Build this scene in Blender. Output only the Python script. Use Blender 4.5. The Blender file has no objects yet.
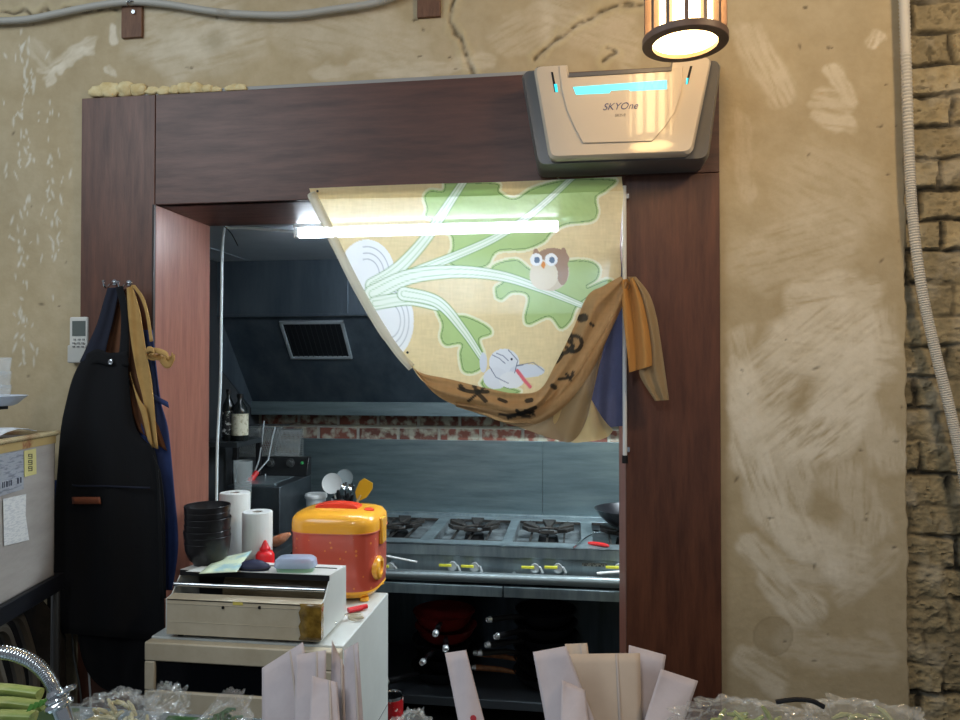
import bpy, math, random
import numpy as np
from mathutils import Vector, Matrix, Euler
random.seed(7); RNG = np.random.RandomState(11)
SC = bpy.context.scene; COL = SC.collection
R = math.radians
# ------------------------------------------------------------------ camera
F = 721.0; CZ = 1.5; YAW = R(7.66); PITCH = R(0.795)
RM = Euler((math.pi/2+PITCH, 0, YAW)).to_matrix()
RMN = np.array(RM)
cd = bpy.data.cameras.new('camera'); cam = bpy.data.objects.new('camera', cd); COL.objects.link(cam)
cam.location = (0, 0, CZ); cam.rotation_euler = (math.pi/2+PITCH, 0, YAW)
cd.sensor_width = 36; cd.lens = 36*F/960; cd.clip_start = .02
SC.camera = cam
def ray(u, v): return RM @ Vector(((u-480)/F, (360-v)/F, -1))
def P(u, v, Y):
    d = ray(u, v); k = Y/d.y; return Vector((d.x*k, Y, CZ+d.z*k))
def PZ(u, v, z):
    d = ray(u, v); k = (z-CZ)/d.z; return Vector((d.x*k, d.y*k, z))
def proj(X, Y, Z):
    p = np.stack([X, np.zeros_like(X)+Y, Z-CZ], -1) @ RMN
    return 480+F*p[..., 0]/-p[..., 2], 360-F*p[..., 1]/-p[..., 2]
# ------------------------------------------------------------------ materials
def lin(c):
    c = c/255.; return c/12.92 if c <= .04045 else ((c+.055)/1.055)**2.4
def L3(c): return tuple(lin(x) for x in c)
def npl(c):
    c = np.asarray(c, float)/255.; return np.where(c <= .04045, c/12.92, ((c+.055)/1.055)**2.4)
def mat(name, c, rough=.6, metal=0, c2=None, nscale=20, stretch=(1,1,1), bump=0, bscale=80, rvar=0, emit=0,
        alpha=1, trans=0, transl=0, attr=None, coat=0, sheen=0, nlo=.35, nhi=.65, ior=1.45, thresh_alpha=0):
    m = bpy.data.materials.new(name); m.use_nodes = True
    nt = m.node_tree; N = nt.nodes; K = nt.links; b = N['Principled BSDF']; out = N['Material Output']
    b.inputs['Roughness'].default_value = rough; b.inputs['Metallic'].default_value = metal; b.inputs['IOR'].default_value = ior
    col = L3(c)+(1,); b.inputs['Base Color'].default_value = col
    tc = N.new('ShaderNodeTexCoord'); mp = N.new('ShaderNodeMapping'); K.new(tc.outputs['Object'], mp.inputs[0]); mp.inputs['Scale'].default_value = stretch
    src = None
    if attr:
        a = N.new('ShaderNodeAttribute'); a.attribute_name = attr; src = a.outputs['Color']
    if c2:
        n = N.new('ShaderNodeTexNoise'); n.inputs['Scale'].default_value = nscale; n.inputs['Detail'].default_value = 6; n.inputs['Roughness'].default_value = .65
        K.new(mp.outputs[0], n.inputs['Vector'])
        r = N.new('ShaderNodeMapRange'); r.inputs[1].default_value = nlo; r.inputs[2].default_value = nhi; K.new(n.outputs['Fac'], r.inputs[0])
        mx = N.new('ShaderNodeMix'); mx.data_type = 'RGBA'; K.new(r.outputs[0], mx.inputs[0])
        mx.inputs[6].default_value = col; mx.inputs[7].default_value = L3(c2)+(1,)
        if src:
            mx.blend_type = 'MULTIPLY'; K.new(src, mx.inputs[6]); 
        src = mx.outputs[2]
        if rvar:
            rr = N.new('ShaderNodeMapRange'); rr.inputs[3].default_value = max(0, rough-rvar); rr.inputs[4].default_value = min(1, rough+rvar)
            K.new(n.outputs['Fac'], rr.inputs[0]); K.new(rr.outputs[0], b.inputs['Roughness'])
    if src: K.new(src, b.inputs['Base Color'])
    if bump:
        n2 = N.new('ShaderNodeTexNoise'); n2.inputs['Scale'].default_value = bscale; n2.inputs['Detail'].default_value = 5
        K.new(mp.outputs[0], n2.inputs['Vector'])
        bp = N.new('ShaderNodeBump'); bp.inputs['Strength'].default_value = bump; bp.inputs['Distance'].default_value = .004
        K.new(n2.outputs['Fac'], bp.inputs['Height']); K.new(bp.outputs[0], b.inputs['Normal'])
    if emit:
        b.inputs['Emission Color'].default_value = col; b.inputs['Emission Strength'].default_value = emit
    b.inputs['Transmission Weight'].default_value = trans; b.inputs['Coat Weight'].default_value = coat; b.inputs['Coat Roughness'].default_value = .03 if coat > .3 else .35
    b.inputs['Sheen Weight'].default_value = sheen
    sh = b.outputs[0]
    if transl:
        t = N.new('ShaderNodeBsdfTranslucent'); t.inputs[0].default_value = col
        if src: K.new(src, t.inputs[0])
        ms = N.new('ShaderNodeMixShader'); ms.inputs[0].default_value = transl; K.new(sh, ms.inputs[1]); K.new(t.outputs[0], ms.inputs[2]); sh = ms.outputs[0]
    if alpha < 1:
        t = N.new('ShaderNodeBsdfTransparent'); t.inputs[0].default_value = (1,1,1,1)
        ms = N.new('ShaderNodeMixShader'); ms.inputs[0].default_value = 1-alpha; K.new(sh, ms.inputs[1]); K.new(t.outputs[0], ms.inputs[2]); sh = ms.outputs[0]
    K.new(sh, out.inputs[0])
    return m
def film(name, c=(235,240,240), a=.35, rough=.12):
    m = bpy.data.materials.new(name); m.use_nodes = True; nt = m.node_tree; N = nt.nodes; K = nt.links
    b = N['Principled BSDF']; b.inputs['Base Color'].default_value = L3(c)+(1,); b.inputs['Roughness'].default_value = rough; b.inputs['Specular IOR Level'].default_value = .8
    t = N.new('ShaderNodeBsdfTransparent'); f = N.new('ShaderNodeLayerWeight'); f.inputs[0].default_value = .45
    r = N.new('ShaderNodeMapRange'); r.inputs[3].default_value = a*.4; r.inputs[4].default_value = min(1, a*1.9); K.new(f.outputs['Facing'], r.inputs[0])
    g = N.new('ShaderNodeBsdfGlossy'); g.inputs['Roughness'].default_value = rough
    m1 = N.new('ShaderNodeMixShader'); m1.inputs[0].default_value = .45; K.new(b.outputs[0], m1.inputs[1]); K.new(g.outputs[0], m1.inputs[2])
    m2 = N.new('ShaderNodeMixShader'); K.new(r.outputs[0], m2.inputs[0]); K.new(t.outputs[0], m2.inputs[1]); K.new(m1.outputs[0], m2.inputs[2])
    K.new(m2.outputs[0], N['Material Output'].inputs[0]); return m
# ------------------------------------------------------------------ mesh builder
class MB:
    def __init__(s): s.v = []; s.f = []; s.c = None
    def add(s, vs, fs):
        o = len(s.v); s.v += [tuple(x) for x in vs]; s.f += [tuple(i+o for i in f) for f in fs]; return s
    def mm(s, x0, x1, y0, y1, z0, z1, M=None):
        vs = [Vector(p) for p in ((x0,y0,z0),(x1,y0,z0),(x1,y1,z0),(x0,y1,z0),(x0,y0,z1),(x1,y0,z1),(x1,y1,z1),(x0,y1,z1))]
        if M: vs = [M @ p for p in vs]
        return s.add(vs, [(3,2,1,0),(4,5,6,7),(0,1,5,4),(1,2,6,5),(2,3,7,6),(3,0,4,7)])
    def box(s, c, d, M=None):
        return s.mm(c[0]-d[0]/2, c[0]+d[0]/2, c[1]-d[1]/2, c[1]+d[1]/2, c[2]-d[2]/2, c[2]+d[2]/2, M)
    def tube(s, pts, r, n=10, cap=True):
        pts = [Vector(p) for p in pts]; k = len(pts); rs = r if isinstance(r, (list, tuple)) else [r]*k
        t0 = (pts[1]-pts[0]).normalized(); up = Vector((0,0,1)) if abs(t0.z) < .9 else Vector((0,1,0))
        a = t0.cross(up).normalized(); vs = []; fs = []
        for i, p in enumerate(pts):
            t = (pts[min(i+1,k-1)]-pts[max(i-1,0)]).normalized()
            a = (a-t*a.dot(t)).normalized(); b = t.cross(a)
            for j in range(n):
                th = 2*math.pi*j/n; vs.append(p+(a*math.cos(th)+b*math.sin(th))*rs[i])
        for i in range(k-1):
            for j in range(n): fs.append((i*n+j, i*n+(j+1)%n, (i+1)*n+(j+1)%n, (i+1)*n+j))
        if cap: fs += [tuple(range(n))[::-1], tuple((k-1)*n+j for j in range(n))]
        return s.add(vs, fs)
    def cyl(s, a, b, r, r2=None, n=24): return s.tube([a, b], [r, r if r2 is None else r2], n)
    def lathe(s, prof, c=(0,0,0), n=32, M=None, sq=None):
        vs = []; fs = []; k = len(prof); c = Vector(c)
        for r, z in prof:
            for j in range(n):
                th = 2*math.pi*j/n; cx, sy = math.cos(th), math.sin(th)
                if sq: e = 2/sq; cx = math.copysign(abs(cx)**e, cx); sy = math.copysign(abs(sy)**e, sy)
                p = Vector((r*cx, r*sy, z)); vs.append((M @ p if M else p)+c)
        for i in range(k-1):
            for j in range(n): fs.append((i*n+j, i*n+(j+1)%n, (i+1)*n+(j+1)%n, (i+1)*n+j))
        ring = math.hypot(prof[0][0]-prof[-1][0], prof[0][1]-prof[-1][1]) < 1e-6
        if prof[0][0] > 1e-5 and not ring: fs.append(tuple(range(n))[::-1])
        if prof[-1][0] > 1e-5 and not ring: fs.append(tuple((k-1)*n+j for j in range(n)))
        return s.add(vs, fs)
    def prism(s, poly, vec):     # poly: 3D planar points
        n = len(poly); vec = Vector(vec); a = [Vector(p) for p in poly]; b = [p+vec for p in a]
        return s.add(a+b, [tuple(range(n))[::-1], tuple(range(n, 2*n))]+[(i, (i+1)%n, n+(i+1)%n, n+i) for i in range(n)])
    def grid(s, G, closed=False):  # G[i][j]
        n = len(G); m = len(G[0]); vs = [p for r in G for p in r]
        fs = [(i*m+j, i*m+(j+1)%m, (i+1)*m+(j+1)%m, (i+1)*m+j) for i in range(n-1) for j in range(m if closed else m-1)]
        return s.add(vs, fs)
    def build(s, name, m, parent=None, bevel=0, solid=0, smooth=38, cols=None, seg=2, subd=0):
        me = bpy.data.meshes.new(name)
        V = np.array(s.v, dtype=float)
        if parent is not None:
            off = np.array(WL(parent)); 
        else:
            lo = V.min(0); hi = V.max(0); off = np.array([(lo[0]+hi[0])/2, (lo[1]+hi[1])/2, lo[2]])
        V = V-off
        me.from_pydata(V.tolist(), [], s.f); me.update()
        o = bpy.data.objects.new(name, me); COL.objects.link(o); me.materials.append(m)
        if parent is not None: o.parent = parent
        else: o.location = off
        if cols is not None:
            ca = me.color_attributes.new('Col', 'FLOAT_COLOR', 'POINT'); c4 = np.ones((len(V), 4)); c4[:, :3] = cols
            ca.data.foreach_set('color', c4.ravel())
        if smooth:
            me.shade_smooth()
            if smooth < 180: me.set_sharp_from_angle(angle=R(smooth))
        if solid:
            md = o.modifiers.new('s', 'SOLIDIFY'); md.thickness = solid; md.offset = 0
        if bevel:
            md = o.modifiers.new('b', 'BEVEL'); md.width = bevel; md.segments = seg; md.limit_method = 'ANGLE'; md.angle_limit = R(40); md.harden_normals = False
        if subd:
            md = o.modifiers.new('u', 'SUBSURF'); md.levels = subd; md.render_levels = subd
        return o
def WL(p):
    l = Vector((0,0,0))
    while p is not None: l = l+p.location; p = p.parent
    return l
def thing(name, label, cat, loc=(0,0,0), group=None):
    o = bpy.data.objects.new(name, None); COL.objects.link(o); o.location = loc; o.empty_display_size = .05
    return tag(o, label, cat, group)
def tag(o, label, cat, group=None):
    o['label'] = label; o['category'] = cat
    if group: o['group'] = group
    return o
def struct(o): o['kind'] = 'structure'; return o
def lab(o, l): o['label'] = l; return o
# ------------------------------------------------------------------ numpy helpers
def vnoise(x, y, seed=0):
    r = np.random.RandomState(seed); T = r.rand(256, 256)
    xi = np.floor(x).astype(int); yi = np.floor(y).astype(int); fx = x-xi; fy = y-yi
    fx = fx*fx*(3-2*fx); fy = fy*fy*(3-2*fy); g = lambda a, b: T[a % 256, b % 256]
    return (g(xi, yi)*(1-fx)+g(xi+1, yi)*fx)*(1-fy)+(g(xi, yi+1)*(1-fx)+g(xi+1, yi+1)*fx)*fy
def fbm(x, y, o=4, seed=0):
    s = 0; a = .5; t = 0
    for i in range(o): s = s+a*vnoise(x*2**i, y*2**i, seed+i); t += a; a *= .55
    return s/t
def pdist(u, v, pts):
    d = np.full(u.shape, 1e9); T = np.zeros(u.shape); n = len(pts)-1
    for i in range(n):
        ax, ay = pts[i]; bx, by = pts[i+1]; dx, dy = bx-ax, by-ay; q = dx*dx+dy*dy+1e-9
        t = np.clip(((u-ax)*dx+(v-ay)*dy)/q, 0, 1); e = np.hypot(u-ax-t*dx, v-ay-t*dy)
        k = e < d; d = np.where(k, e, d); T = np.where(k, (i+t)/n, T)
    return d, T
def inpoly(u, v, pts):
    r = np.zeros(u.shape, bool); n = len(pts)
    for i in range(n):
        x1, y1 = pts[i]; x2, y2 = pts[(i+1) % n]
        c = ((y1 > v) != (y2 > v)) & (u < (x2-x1)*(v-y1)/((y2-y1) if y2 != y1 else 1e-9)+x1)
        r ^= c
    return r
def spline(pts, n):
    pts = [Vector(p) for p in pts]; k = len(pts); out = []
    for i in range(n):
        t = i/(n-1)*(k-1); j = min(int(t), k-2); f = t-j
        p0 = pts[max(j-1, 0)]; p1 = pts[j]; p2 = pts[j+1]; p3 = pts[min(j+2, k-1)]
        out.append(.5*((2*p1)+(p2-p0)*f+(2*p0-5*p1+4*p2-p3)*f*f+(3*p1-p0-3*p2+p3)*f**3))
    return out
def pspline(pts, n, Y):    # pixel path at depth Y -> world
    return [P(p[0], p[1], Y) for p in spline([(a, b, 0) for a, b in pts], n)]
def patch(U, Lo, n, m, Y, fold=None, lin_=False):
    A = spline([(a, b, 0) for a, b in U], n); B = spline([(a, b, 0) for a, b in Lo], n); G = []; uv = []
    for i in range(n):
        row = []
        for j in range(m):
            t = j/(m-1); q = A[i].lerp(B[i], t); y = Y+(fold(i/(n-1), t) if fold else 0)
            row.append(P(q.x, q.y, y)); uv.append((q.x, q.y))
        G.append(row)
    return G, np.array(uv)
TUBE_E = 50; SHADE_E = 9; DIFF_E = 12; LAMP_W = 0; ROOM_W = 17; ROOM_C = 16; DAY_W = 13; KIT_W = 24; WORLD = .12; EXPO = 0.8
# ================================================================== SETTING
WY = 1.90; TH = .29
m_plaster = mat('plaster', (255,255,255), .85, attr='Col', c2=(240,238,232), nscale=14, bump=.35, bscale=60)
def wall_paint(u, v, X, Z):
    base = npl((184,167,135)); c = np.ones(u.shape+(3,))*base
    n1 = fbm(X*3, Z*3, 4, 3)[..., None]; c = c*(.86+.26*n1)
    n2 = fbm(X*9+5, Z*9, 4, 9)
    pale = npl((205,195,172)); h = np.zeros(u.shape)
    st = np.clip((fbm(X*2.2+20, Z*2.2, 3, 31)-.52)*5, 0, 1)*.15
    c = c*(1-st[..., None])+pale*st[..., None]
    # trowel smears where the photo shows them
    strokes = [([(850,330),(790,350),(760,400)],26,.7),([(745,380),(748,440),(765,500),(800,540)],16,.8),([(775,440),(830,430),(850,380)],24,.9),
        ([(870,330),(850,400),(885,450)],22,.5),([(800,350),(870,360)],26,.6),([(740,340),(760,420),(775,470)],12,.5),([(800,460),(790,520),(830,560)],15,.6),
        ([(840,480),(870,520),(840,560)],20,.45),([(752,550),(780,590),(808,612)],14,.75),([(850,570),(800,560)],22,.5),([(790,640),(840,660),(880,650)],18,.35),
        ([(750,665),(775,680)],14,.5),([(835,70),(850,95)],8,.5),([(875,35),(868,50)],5,.7),([(750,40),(775,90)],14,.4),([(815,100),(845,105)],9,.4),([(820,118),(848,122)],7,.5),
        ([(740,120),(745,200)],8,.25),([(840,200),(820,190)],40,.25),([(760,260),(830,240)],30,.3),([(890,560),(840,600)],10,.3),([(800,300),(860,290)],18,.6),
        ([(45,75),(90,50)],5,.5),([(108,30),(112,45)],4,.8),([(110,65),(115,75)],3,.7),([(50,85),(60,70),(90,55)],3,.6),([(150,40),(220,20)],26,.35),([(170,60),(230,45),(250,40)],20,.35),
        ([(300,30),(360,20),(410,60)],22,.3),([(35,45),(48,60)],8,.3),([(320,70),(480,65)],8,.35),([(500,40),(540,20)],14,.25),([(560,20),(620,40)],20,.3),([(225,30),(180,50)],12,.3)]
    for pts, w, s in strokes:
        d, T = pdist(u+26*(n2-.5), v+30*(fbm(X*14, Z*14, 3, 5)-.5), pts)
        a_ = math.atan2(pts[-1][1]-pts[0][1], pts[-1][0]-pts[0][0]); al = u*math.cos(a_)+v*math.sin(a_); ac = -u*math.sin(a_)+v*math.cos(a_); streak = fbm(al/22., ac/3.5, 4, int(w*7)+3)
        k = s*np.clip((1.4-d/w)*1.8, 0, 1)*np.clip(-.35+2.4*streak, 0, 1)
        c = c*(1-k[..., None])+npl((230,220,200))*k[..., None]; h += k*.0008
    # round stain
    d = np.hypot(u-773, (v-636)); k = ((d < 20)*.22+((d > 18) & (d < 20.5))*.1)[..., None]; c = c*(1-k)+npl((120,105,76))*k
    d = np.hypot((u-215)/1.2, v-42); k = (np.clip(1.3-d/12, 0, 1)*.5)[..., None]; c = c*(1-k)+npl((150,136,104))*k
    # white flecks running down at the left
    r = np.random.RandomState(4)
    for i in range(150):
        if i < 90: fu = 24+r.randn()*5+3*math.sin(i); fv = 20+r.rand()*350
        elif i < 125: fu = 52+r.randn()*6; fv = 110+r.rand()*150
        else: fu = r.rand()*75; fv = 30+r.rand()*350
        w = .5+r.rand()*.8; l = 1+r.rand()*4.5; a = r.randn()*.3
        du = (u-fu)*math.cos(a)-(v-fv)*math.sin(a); dv = (u-fu)*math.sin(a)+(v-fv)*math.cos(a)
        k = np.clip(1.4-np.hypot(du/w, dv/l), 0, 1)[..., None]*.75; c = c*(1-k)+npl((222,218,204))*k
    # pits and dark spots
    for i in range(90):
        fu = r.rand()*930; fv = r.rand()*720
        if 70 < fu < 730 and fv > 85: continue
        w = .6+r.rand()*.9; a_ = r.rand()*3.14; k = np.clip(1.4-np.hypot(((u-fu)*math.cos(a_)+(v-fv)*math.sin(a_))/(1+2*r.rand()), (v-fv)*math.cos(a_)-(u-fu)*math.sin(a_))/w, 0, 1)
        c = c*(1-.6*k[..., None])+npl((60,50,36))*.6*k[..., None]; h -= k*.0015
    for fu, fv in ((189,68),(419,57),(415,20),(450,58),(885,85),(880,127),(888,175),(865,520),(893,548),(896,442),(770,518),(829,48),(805,8)):
        d = np.hypot((u-fu)/2.2, (v-fv)/1.1)+2.5*(fbm(u/2, v/2, 2, 19)-.5); k = np.clip(1.5-d, 0, 1); c = c*(1-.7*k[..., None])+npl((58,48,34))*.7*k[..., None]; h -= k*.002
    # cracks
    for pts in ([(456,-10),(451,8),(450,25),(460,40),(468,60),(473,78)], [(535,62),(548,48),(560,36),(580,22),(600,12),(622,6),(640,4)], [(603,62),(614,56),(606,50)], [(40,12),(0,14),(90,9),(120,8)]):
        d, T = pdist(u+7*(n2-.5), v+9*(vnoise(X*30, Z*30, 8)-.5), pts); 
        k = np.clip(1.5-d/1.6, 0, 1)*np.clip(fbm(u/5, v/5, 2, 6)*2.2-.4, 0, 1); k2 = np.clip(1.3-np.abs(d-5)/3.5, 0, 1)*fbm(u/4, v/4, 3, 2)
        c = c*(1-.35*k2[..., None])+npl((216,204,160))*.35*k2[..., None]
        c = c*(1-.75*k[..., None])+npl((66,54,34))*.75*k[..., None]; h += k2*.003-k*.004
    return c, h
xe = P(906, 360, WY).x; xl = P(158, 300, WY).x; xr = P(625, 300, WY).x; zt = P(158, 206, WY).z
fx0 = P(81, 200, WY-.018).x; fx1 = P(720.5, 400, WY-.018).x; fzt = P(81, 98.5, WY-.018).z
st = .004; xs = np.arange(-1.9, xe+.001, st); zs = np.arange(.3, 2.75, st)
XX, ZZ = np.meshgrid(xs, zs, indexing='ij'); UU, VV = proj(XX, WY, ZZ)
cc, hh = wall_paint(UU, VV, XX, ZZ)
YY = WY-hh-.003*fbm(XX*6, ZZ*6, 3, 40)
jit = .006*(fbm(ZZ[-1]*25, ZZ[-1]*0, 3, 2)-.5)*2; XX[-1] += jit; XX[-2] += jit*.8; XX[-3] += jit*.5; YY[-1] += .004
n, m_ = XX.shape
keep = ~((XX[:-1, :-1] > fx0+.02) & (XX[:-1, :-1] < fx1-.02) & (ZZ[:-1, :-1] < fzt-.03))
idx = np.arange(n*m_).reshape(n, m_); q = np.stack([idx[:-1, :-1], idx[1:, :-1], idx[1:, 1:], idx[:-1, 1:]], -1)[keep]
used = np.zeros(n*m_, bool); used[q.ravel()] = True; re = np.cumsum(used)-1
V = np.stack([XX, YY, ZZ], -1).reshape(-1, 3)[used]; C = cc.reshape(-1, 3)[used]; q = re[q]
w = MB(); w.v = V.tolist(); w.f = [tuple(int(t) for t in f) for f in q]; nb = len(w.v)
# return of the broken plaster edge + masonry core around the opening
last = re[idx[-1]]; o0 = len(w.v)
for k in range(m_): p = w.v[last[k]]; w.v.append((p[0]-.004, WY+.04, p[2]))
for k in range(m_-1): w.f.append((int(last[k]), o0+k, o0+k+1, int(last[k+1])))
y0, y1 = WY+.012, WY+TH
for a in ((-2.6, xl-.02, y0, y1, 0, 3.0), (xr+.02, xe-.006, y0, y1, 0, 3.0), (xl-.02, xr+.02, y0, y1, zt+.02, 3.0), (-2.6, -1.89, WY, y0, 0, 3), (-2.6, xe-.006, WY, y0, 2.74, 3), (-1.89, fx0, WY, y0, 0, .31), (fx1, xe-.006, WY, y0, 0, .31)): w.mm(*a)
C = np.vstack([C, np.ones((len(w.v)-nb, 3))*npl((140,128,98))])
struct(w.build('wall_front', m_plaster, cols=C))
# exposed brick strip
st = .0025; xs = np.arange(xe-.012, 1.55, st*1.6); zs = np.arange(.25, 2.75, st)
XX, ZZ = np.meshgrid(xs, zs, indexing='ij')
ch = .078; wz = ZZ+.018*(fbm(XX*11, ZZ*9, 3, 51)-.5); row = np.floor(wz/ch).astype(int); fz = wz/ch-row
wx = XX+.035*(fbm(XX*8+7, ZZ*8, 3, 52)-.5); off = np.where(row % 2 == 0, .0, .5)+.13*np.sin(row*2.3); bl = .165; cx = wx/bl+off; col = np.floor(cx).astype(int); fxx = cx-col
ed = np.minimum(np.minimum(fz, 1-fz)*ch, np.minimum(fxx, 1-fxx)*bl)
hb = vnoise(row*1.37+col*5.1, col*2.7+row*.77, 60)
n3 = fbm(XX*55, ZZ*55, 4, 61); n4 = fbm(XX*16, ZZ*16, 4, 62)
ed = ed+.010*(fbm(XX*40, ZZ*40, 3, 77)-.5); g = np.clip((ed-.0015)/.009, 0, 1); g = g*g*(3-2*g)
smear = np.clip((fbm(XX*6+3, ZZ*6, 3, 71)-.46)*7, 0, 1)
hgt = g*(.009+.008*hb)+.016*n3+.022*n4+smear*.010*(1-g)
pit = np.clip((n3-.62)*6, 0, 1)*g; hgt -= pit*.008
YY = WY+.05-hgt
cb = npl((160,144,110))[None, None]*(.68+.5*hb[..., None])*(.6+.7*n3[..., None])
cm = npl((62,56,44)); gg = np.clip(g+smear*.45, 0, 1)[..., None]; cb = cb*gg+cm*(1-gg)
s2 = np.clip((n4-.5)*5, 0, 1)[..., None]*.5; cb = cb*(1-s2)+npl((182,172,150))*s2
cb *= (1-.55*pit[..., None])
w = MB(); n, m_ = XX.shape; idx = np.arange(n*m_).reshape(n, m_); q = np.stack([idx[:-1, :-1], idx[1:, :-1], idx[1:, 1:], idx[:-1, 1:]], -1).reshape(-1, 4)
w.v = np.stack([XX, YY, ZZ], -1).reshape(-1, 3).tolist(); w.f = [tuple(int(t) for t in f) for f in q]; nb = len(w.v)
w.mm(xe-.004, 2.0, WY+.06, y1, 0, 3.0)
struct(w.build('wall_right', mat('exposed_brick', (255,255,255), .95, attr='Col', bump=.6, bscale=150), cols=np.vstack([cb.reshape(-1, 3), np.ones((8, 3))*cm])))

# wood surround
def wood(name, c, c2, rough=.45, vert=True, bump=.1):
    return mat(name, c, rough, c2=c2, nscale=9, stretch=(5, 5, .6) if vert else (.6, 5, 5), bump=bump, bscale=40, rvar=.08, coat=.12, nlo=.3, nhi=.7)
m_woodv = wood('stained_plywood_upright', (102,62,44), (70,39,27)); m_woodh = wood('stained_plywood_cross', (96,58,44), (66,38,28), vert=False); m_woodr = wood('tube_lit_plywood', (150,98,80), (122,76,62))  # reveal plywood lightened in its colour to read as lit by the tube
FY = WY-.018
def board(nm, x0, x1, yy0, yy1, z0, z1, m): return struct(MB().mm(x0, x1, yy0, yy1, z0, z1).build(nm, m, bevel=.0015))
xj = P(155.5, 140, FY).x
board('trim_1', fx0, xj-.0015, FY, WY+.012, 0, fzt, m_woodv)
zs2 = P(660, 174, FY).z
struct(MB().prism([(xj, FY, fzt-.001), (xj, FY, zt), (xr, FY, zt), (xr, FY, zs2), (fx1, FY, zs2), (fx1, FY, fzt-.001)][::-1], (0, WY+.012-FY, 0)).build('trim_2', m_woodh, bevel=.0012))
board('trim_3', xr, fx1, FY, WY+.012, 0, zs2-.0015, m_woodv)
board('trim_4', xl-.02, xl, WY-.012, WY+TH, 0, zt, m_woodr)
board('trim_5', xl-.02, xr+.02, WY-.012, WY+TH, zt, zt+.018, m_woodh)
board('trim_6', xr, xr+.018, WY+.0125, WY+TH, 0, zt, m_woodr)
struct(MB().mm(xl-.006, xl-.0005, FY-.004, FY+.006, 0, zt).build('trim_7', mat('dark_edge', (40,24,20), .5), bevel=.001))
# grey strip above the surround
a = P(232, 85, WY-.004); b = P(521, 73, WY-.004)
zst = fzt+.006
struct(MB().mm(P(140,85,WY).x, P(530,80,WY).x, WY-.009, WY, fzt+.002, fzt+.012).build('trim_8', mat('grey_strip', (150,150,148), .5), bevel=.001))

# kitchen shell
KC = zt+.022; KB = 3.48; KL = -1.60; KR = 1.2
m_kceil = mat('kitchen_ceiling_panel', (172,182,190), .38, c2=(150,160,170), nscale=3)
c = MB(); c.mm(KL, KR, WY+TH, KB, KC, KC+.05)
for xx in (-1.45, -.9, -.35, .2): c.mm(xx, xx+.004, WY+TH, KB, KC-.0015, KC)
struct(c.build('ceiling', m_kceil))
struct(MB().mm(-2.6, 2.0, -.8, KB+.1, -.05, 0).build('floor', mat('dark_floor_tiles', (58,56,54), .5, c2=(40,38,38), nscale=6)))
# brick back wall
mb = bpy.data.materials.new('old_painted_brick'); mb.use_nodes = True; N = mb.node_tree.nodes; K = mb.node_tree.links; bs = N['Principled BSDF']; bs.inputs['Roughness'].default_value = .8
tc = N.new('ShaderNodeTexCoord'); mp = N.new('ShaderNodeMapping'); mp.inputs['Rotation'].default_value = (R(-90), 0, 0); mp.inputs['Location'].default_value = (.06, -(P(400, 426, 3.48).z % .072)+.004, 0); K.new(tc.outputs['Object'], mp.inputs[0])
bt = N.new('ShaderNodeTexBrick'); bt.inputs['Scale'].default_value = 1; bt.inputs['Brick Width'].default_value = .205; bt.inputs['Row Height'].default_value = .072; bt.inputs['Mortar Size'].default_value = .009; bt.inputs['Mortar Smooth'].default_value = .3
bt.inputs['Color1'].default_value = L3((118,66,52))+(1,); bt.inputs['Color2'].default_value = L3((92,58,50))+(1,); bt.inputs['Mortar'].default_value = L3((150,150,142))+(1,)
K.new(mp.outputs[0], bt.inputs['Vector'])
nz = N.new('ShaderNodeTexNoise'); nz.inputs['Scale'].default_value = 22; nz.inputs['Detail'].default_value = 8; K.new(tc.outputs['Object'], nz.inputs['Vector'])
mr = N.new('ShaderNodeMapRange'); mr.inputs[1].default_value = .46; mr.inputs[2].default_value = .60; K.new(nz.outputs['Fac'], mr.inputs[0])
mx = N.new('ShaderNodeMix'); mx.data_type = 'RGBA'; K.new(mr.outputs[0], mx.inputs[0]); K.new(bt.outputs['Color'], mx.inputs[6]); mx.inputs[7].default_value = L3((158,156,140))+(1,); K.new(mx.outputs[2], bs.inputs['Base Color'])
bp = N.new('ShaderNodeBump'); bp.inputs['Strength'].default_value = .8; bp.inputs['Distance'].default_value = .006; bp.invert = True; K.new(bt.outputs['Fac'], bp.inputs['Height']); K.new(bp.outputs[0], bs.inputs['Normal'])
struct(MB().mm(KL-.1, KR+.1, KB, KB+.1, 0, 2.1).build('wall_back', mb))
m_kwall = mat('kitchen_side_wall', (50,54,58), .6, c2=(40,44,48), nscale=5)
struct(MB().mm(KL-.1, KL, WY+TH, KB, 0, 2.1).build('wall_left', m_kwall))
struct(MB().mm(KR, KR+.1, WY+TH, KB, 0, 2.1).build('wall_kitchen_right', m_kwall))

# ================================================================== KITCHEN
m_steel = mat('brushed_steel', (158,172,176), .34, .7, c2=(122,136,142), nscale=5, stretch=(3,3,.5), rvar=.1, bump=.03, bscale=30)
m_steelh = mat('brushed_steel_sheet', (132,150,154), .33, .7, c2=(104,122,128), nscale=5, stretch=(.6,3,5), rvar=.1, bump=.04, bscale=30)
m_hood = mat('smoky_hood_steel', (92,104,114), .34, .6, c2=(72,84,94), nscale=3, stretch=(3,3,.5), rvar=.08)
m_chrome = mat('chrome', (205,208,210), .16, 1.0)
m_dark = mat('blackened_iron', (34,34,36), .55, .5)
m_black = mat('black_enamel', (20,20,22), .35)
m_white = mat('white_plastic', (214,216,214), .4); m_chr2 = mat('bright_steel', (205,210,212), .25, .55)
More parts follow.
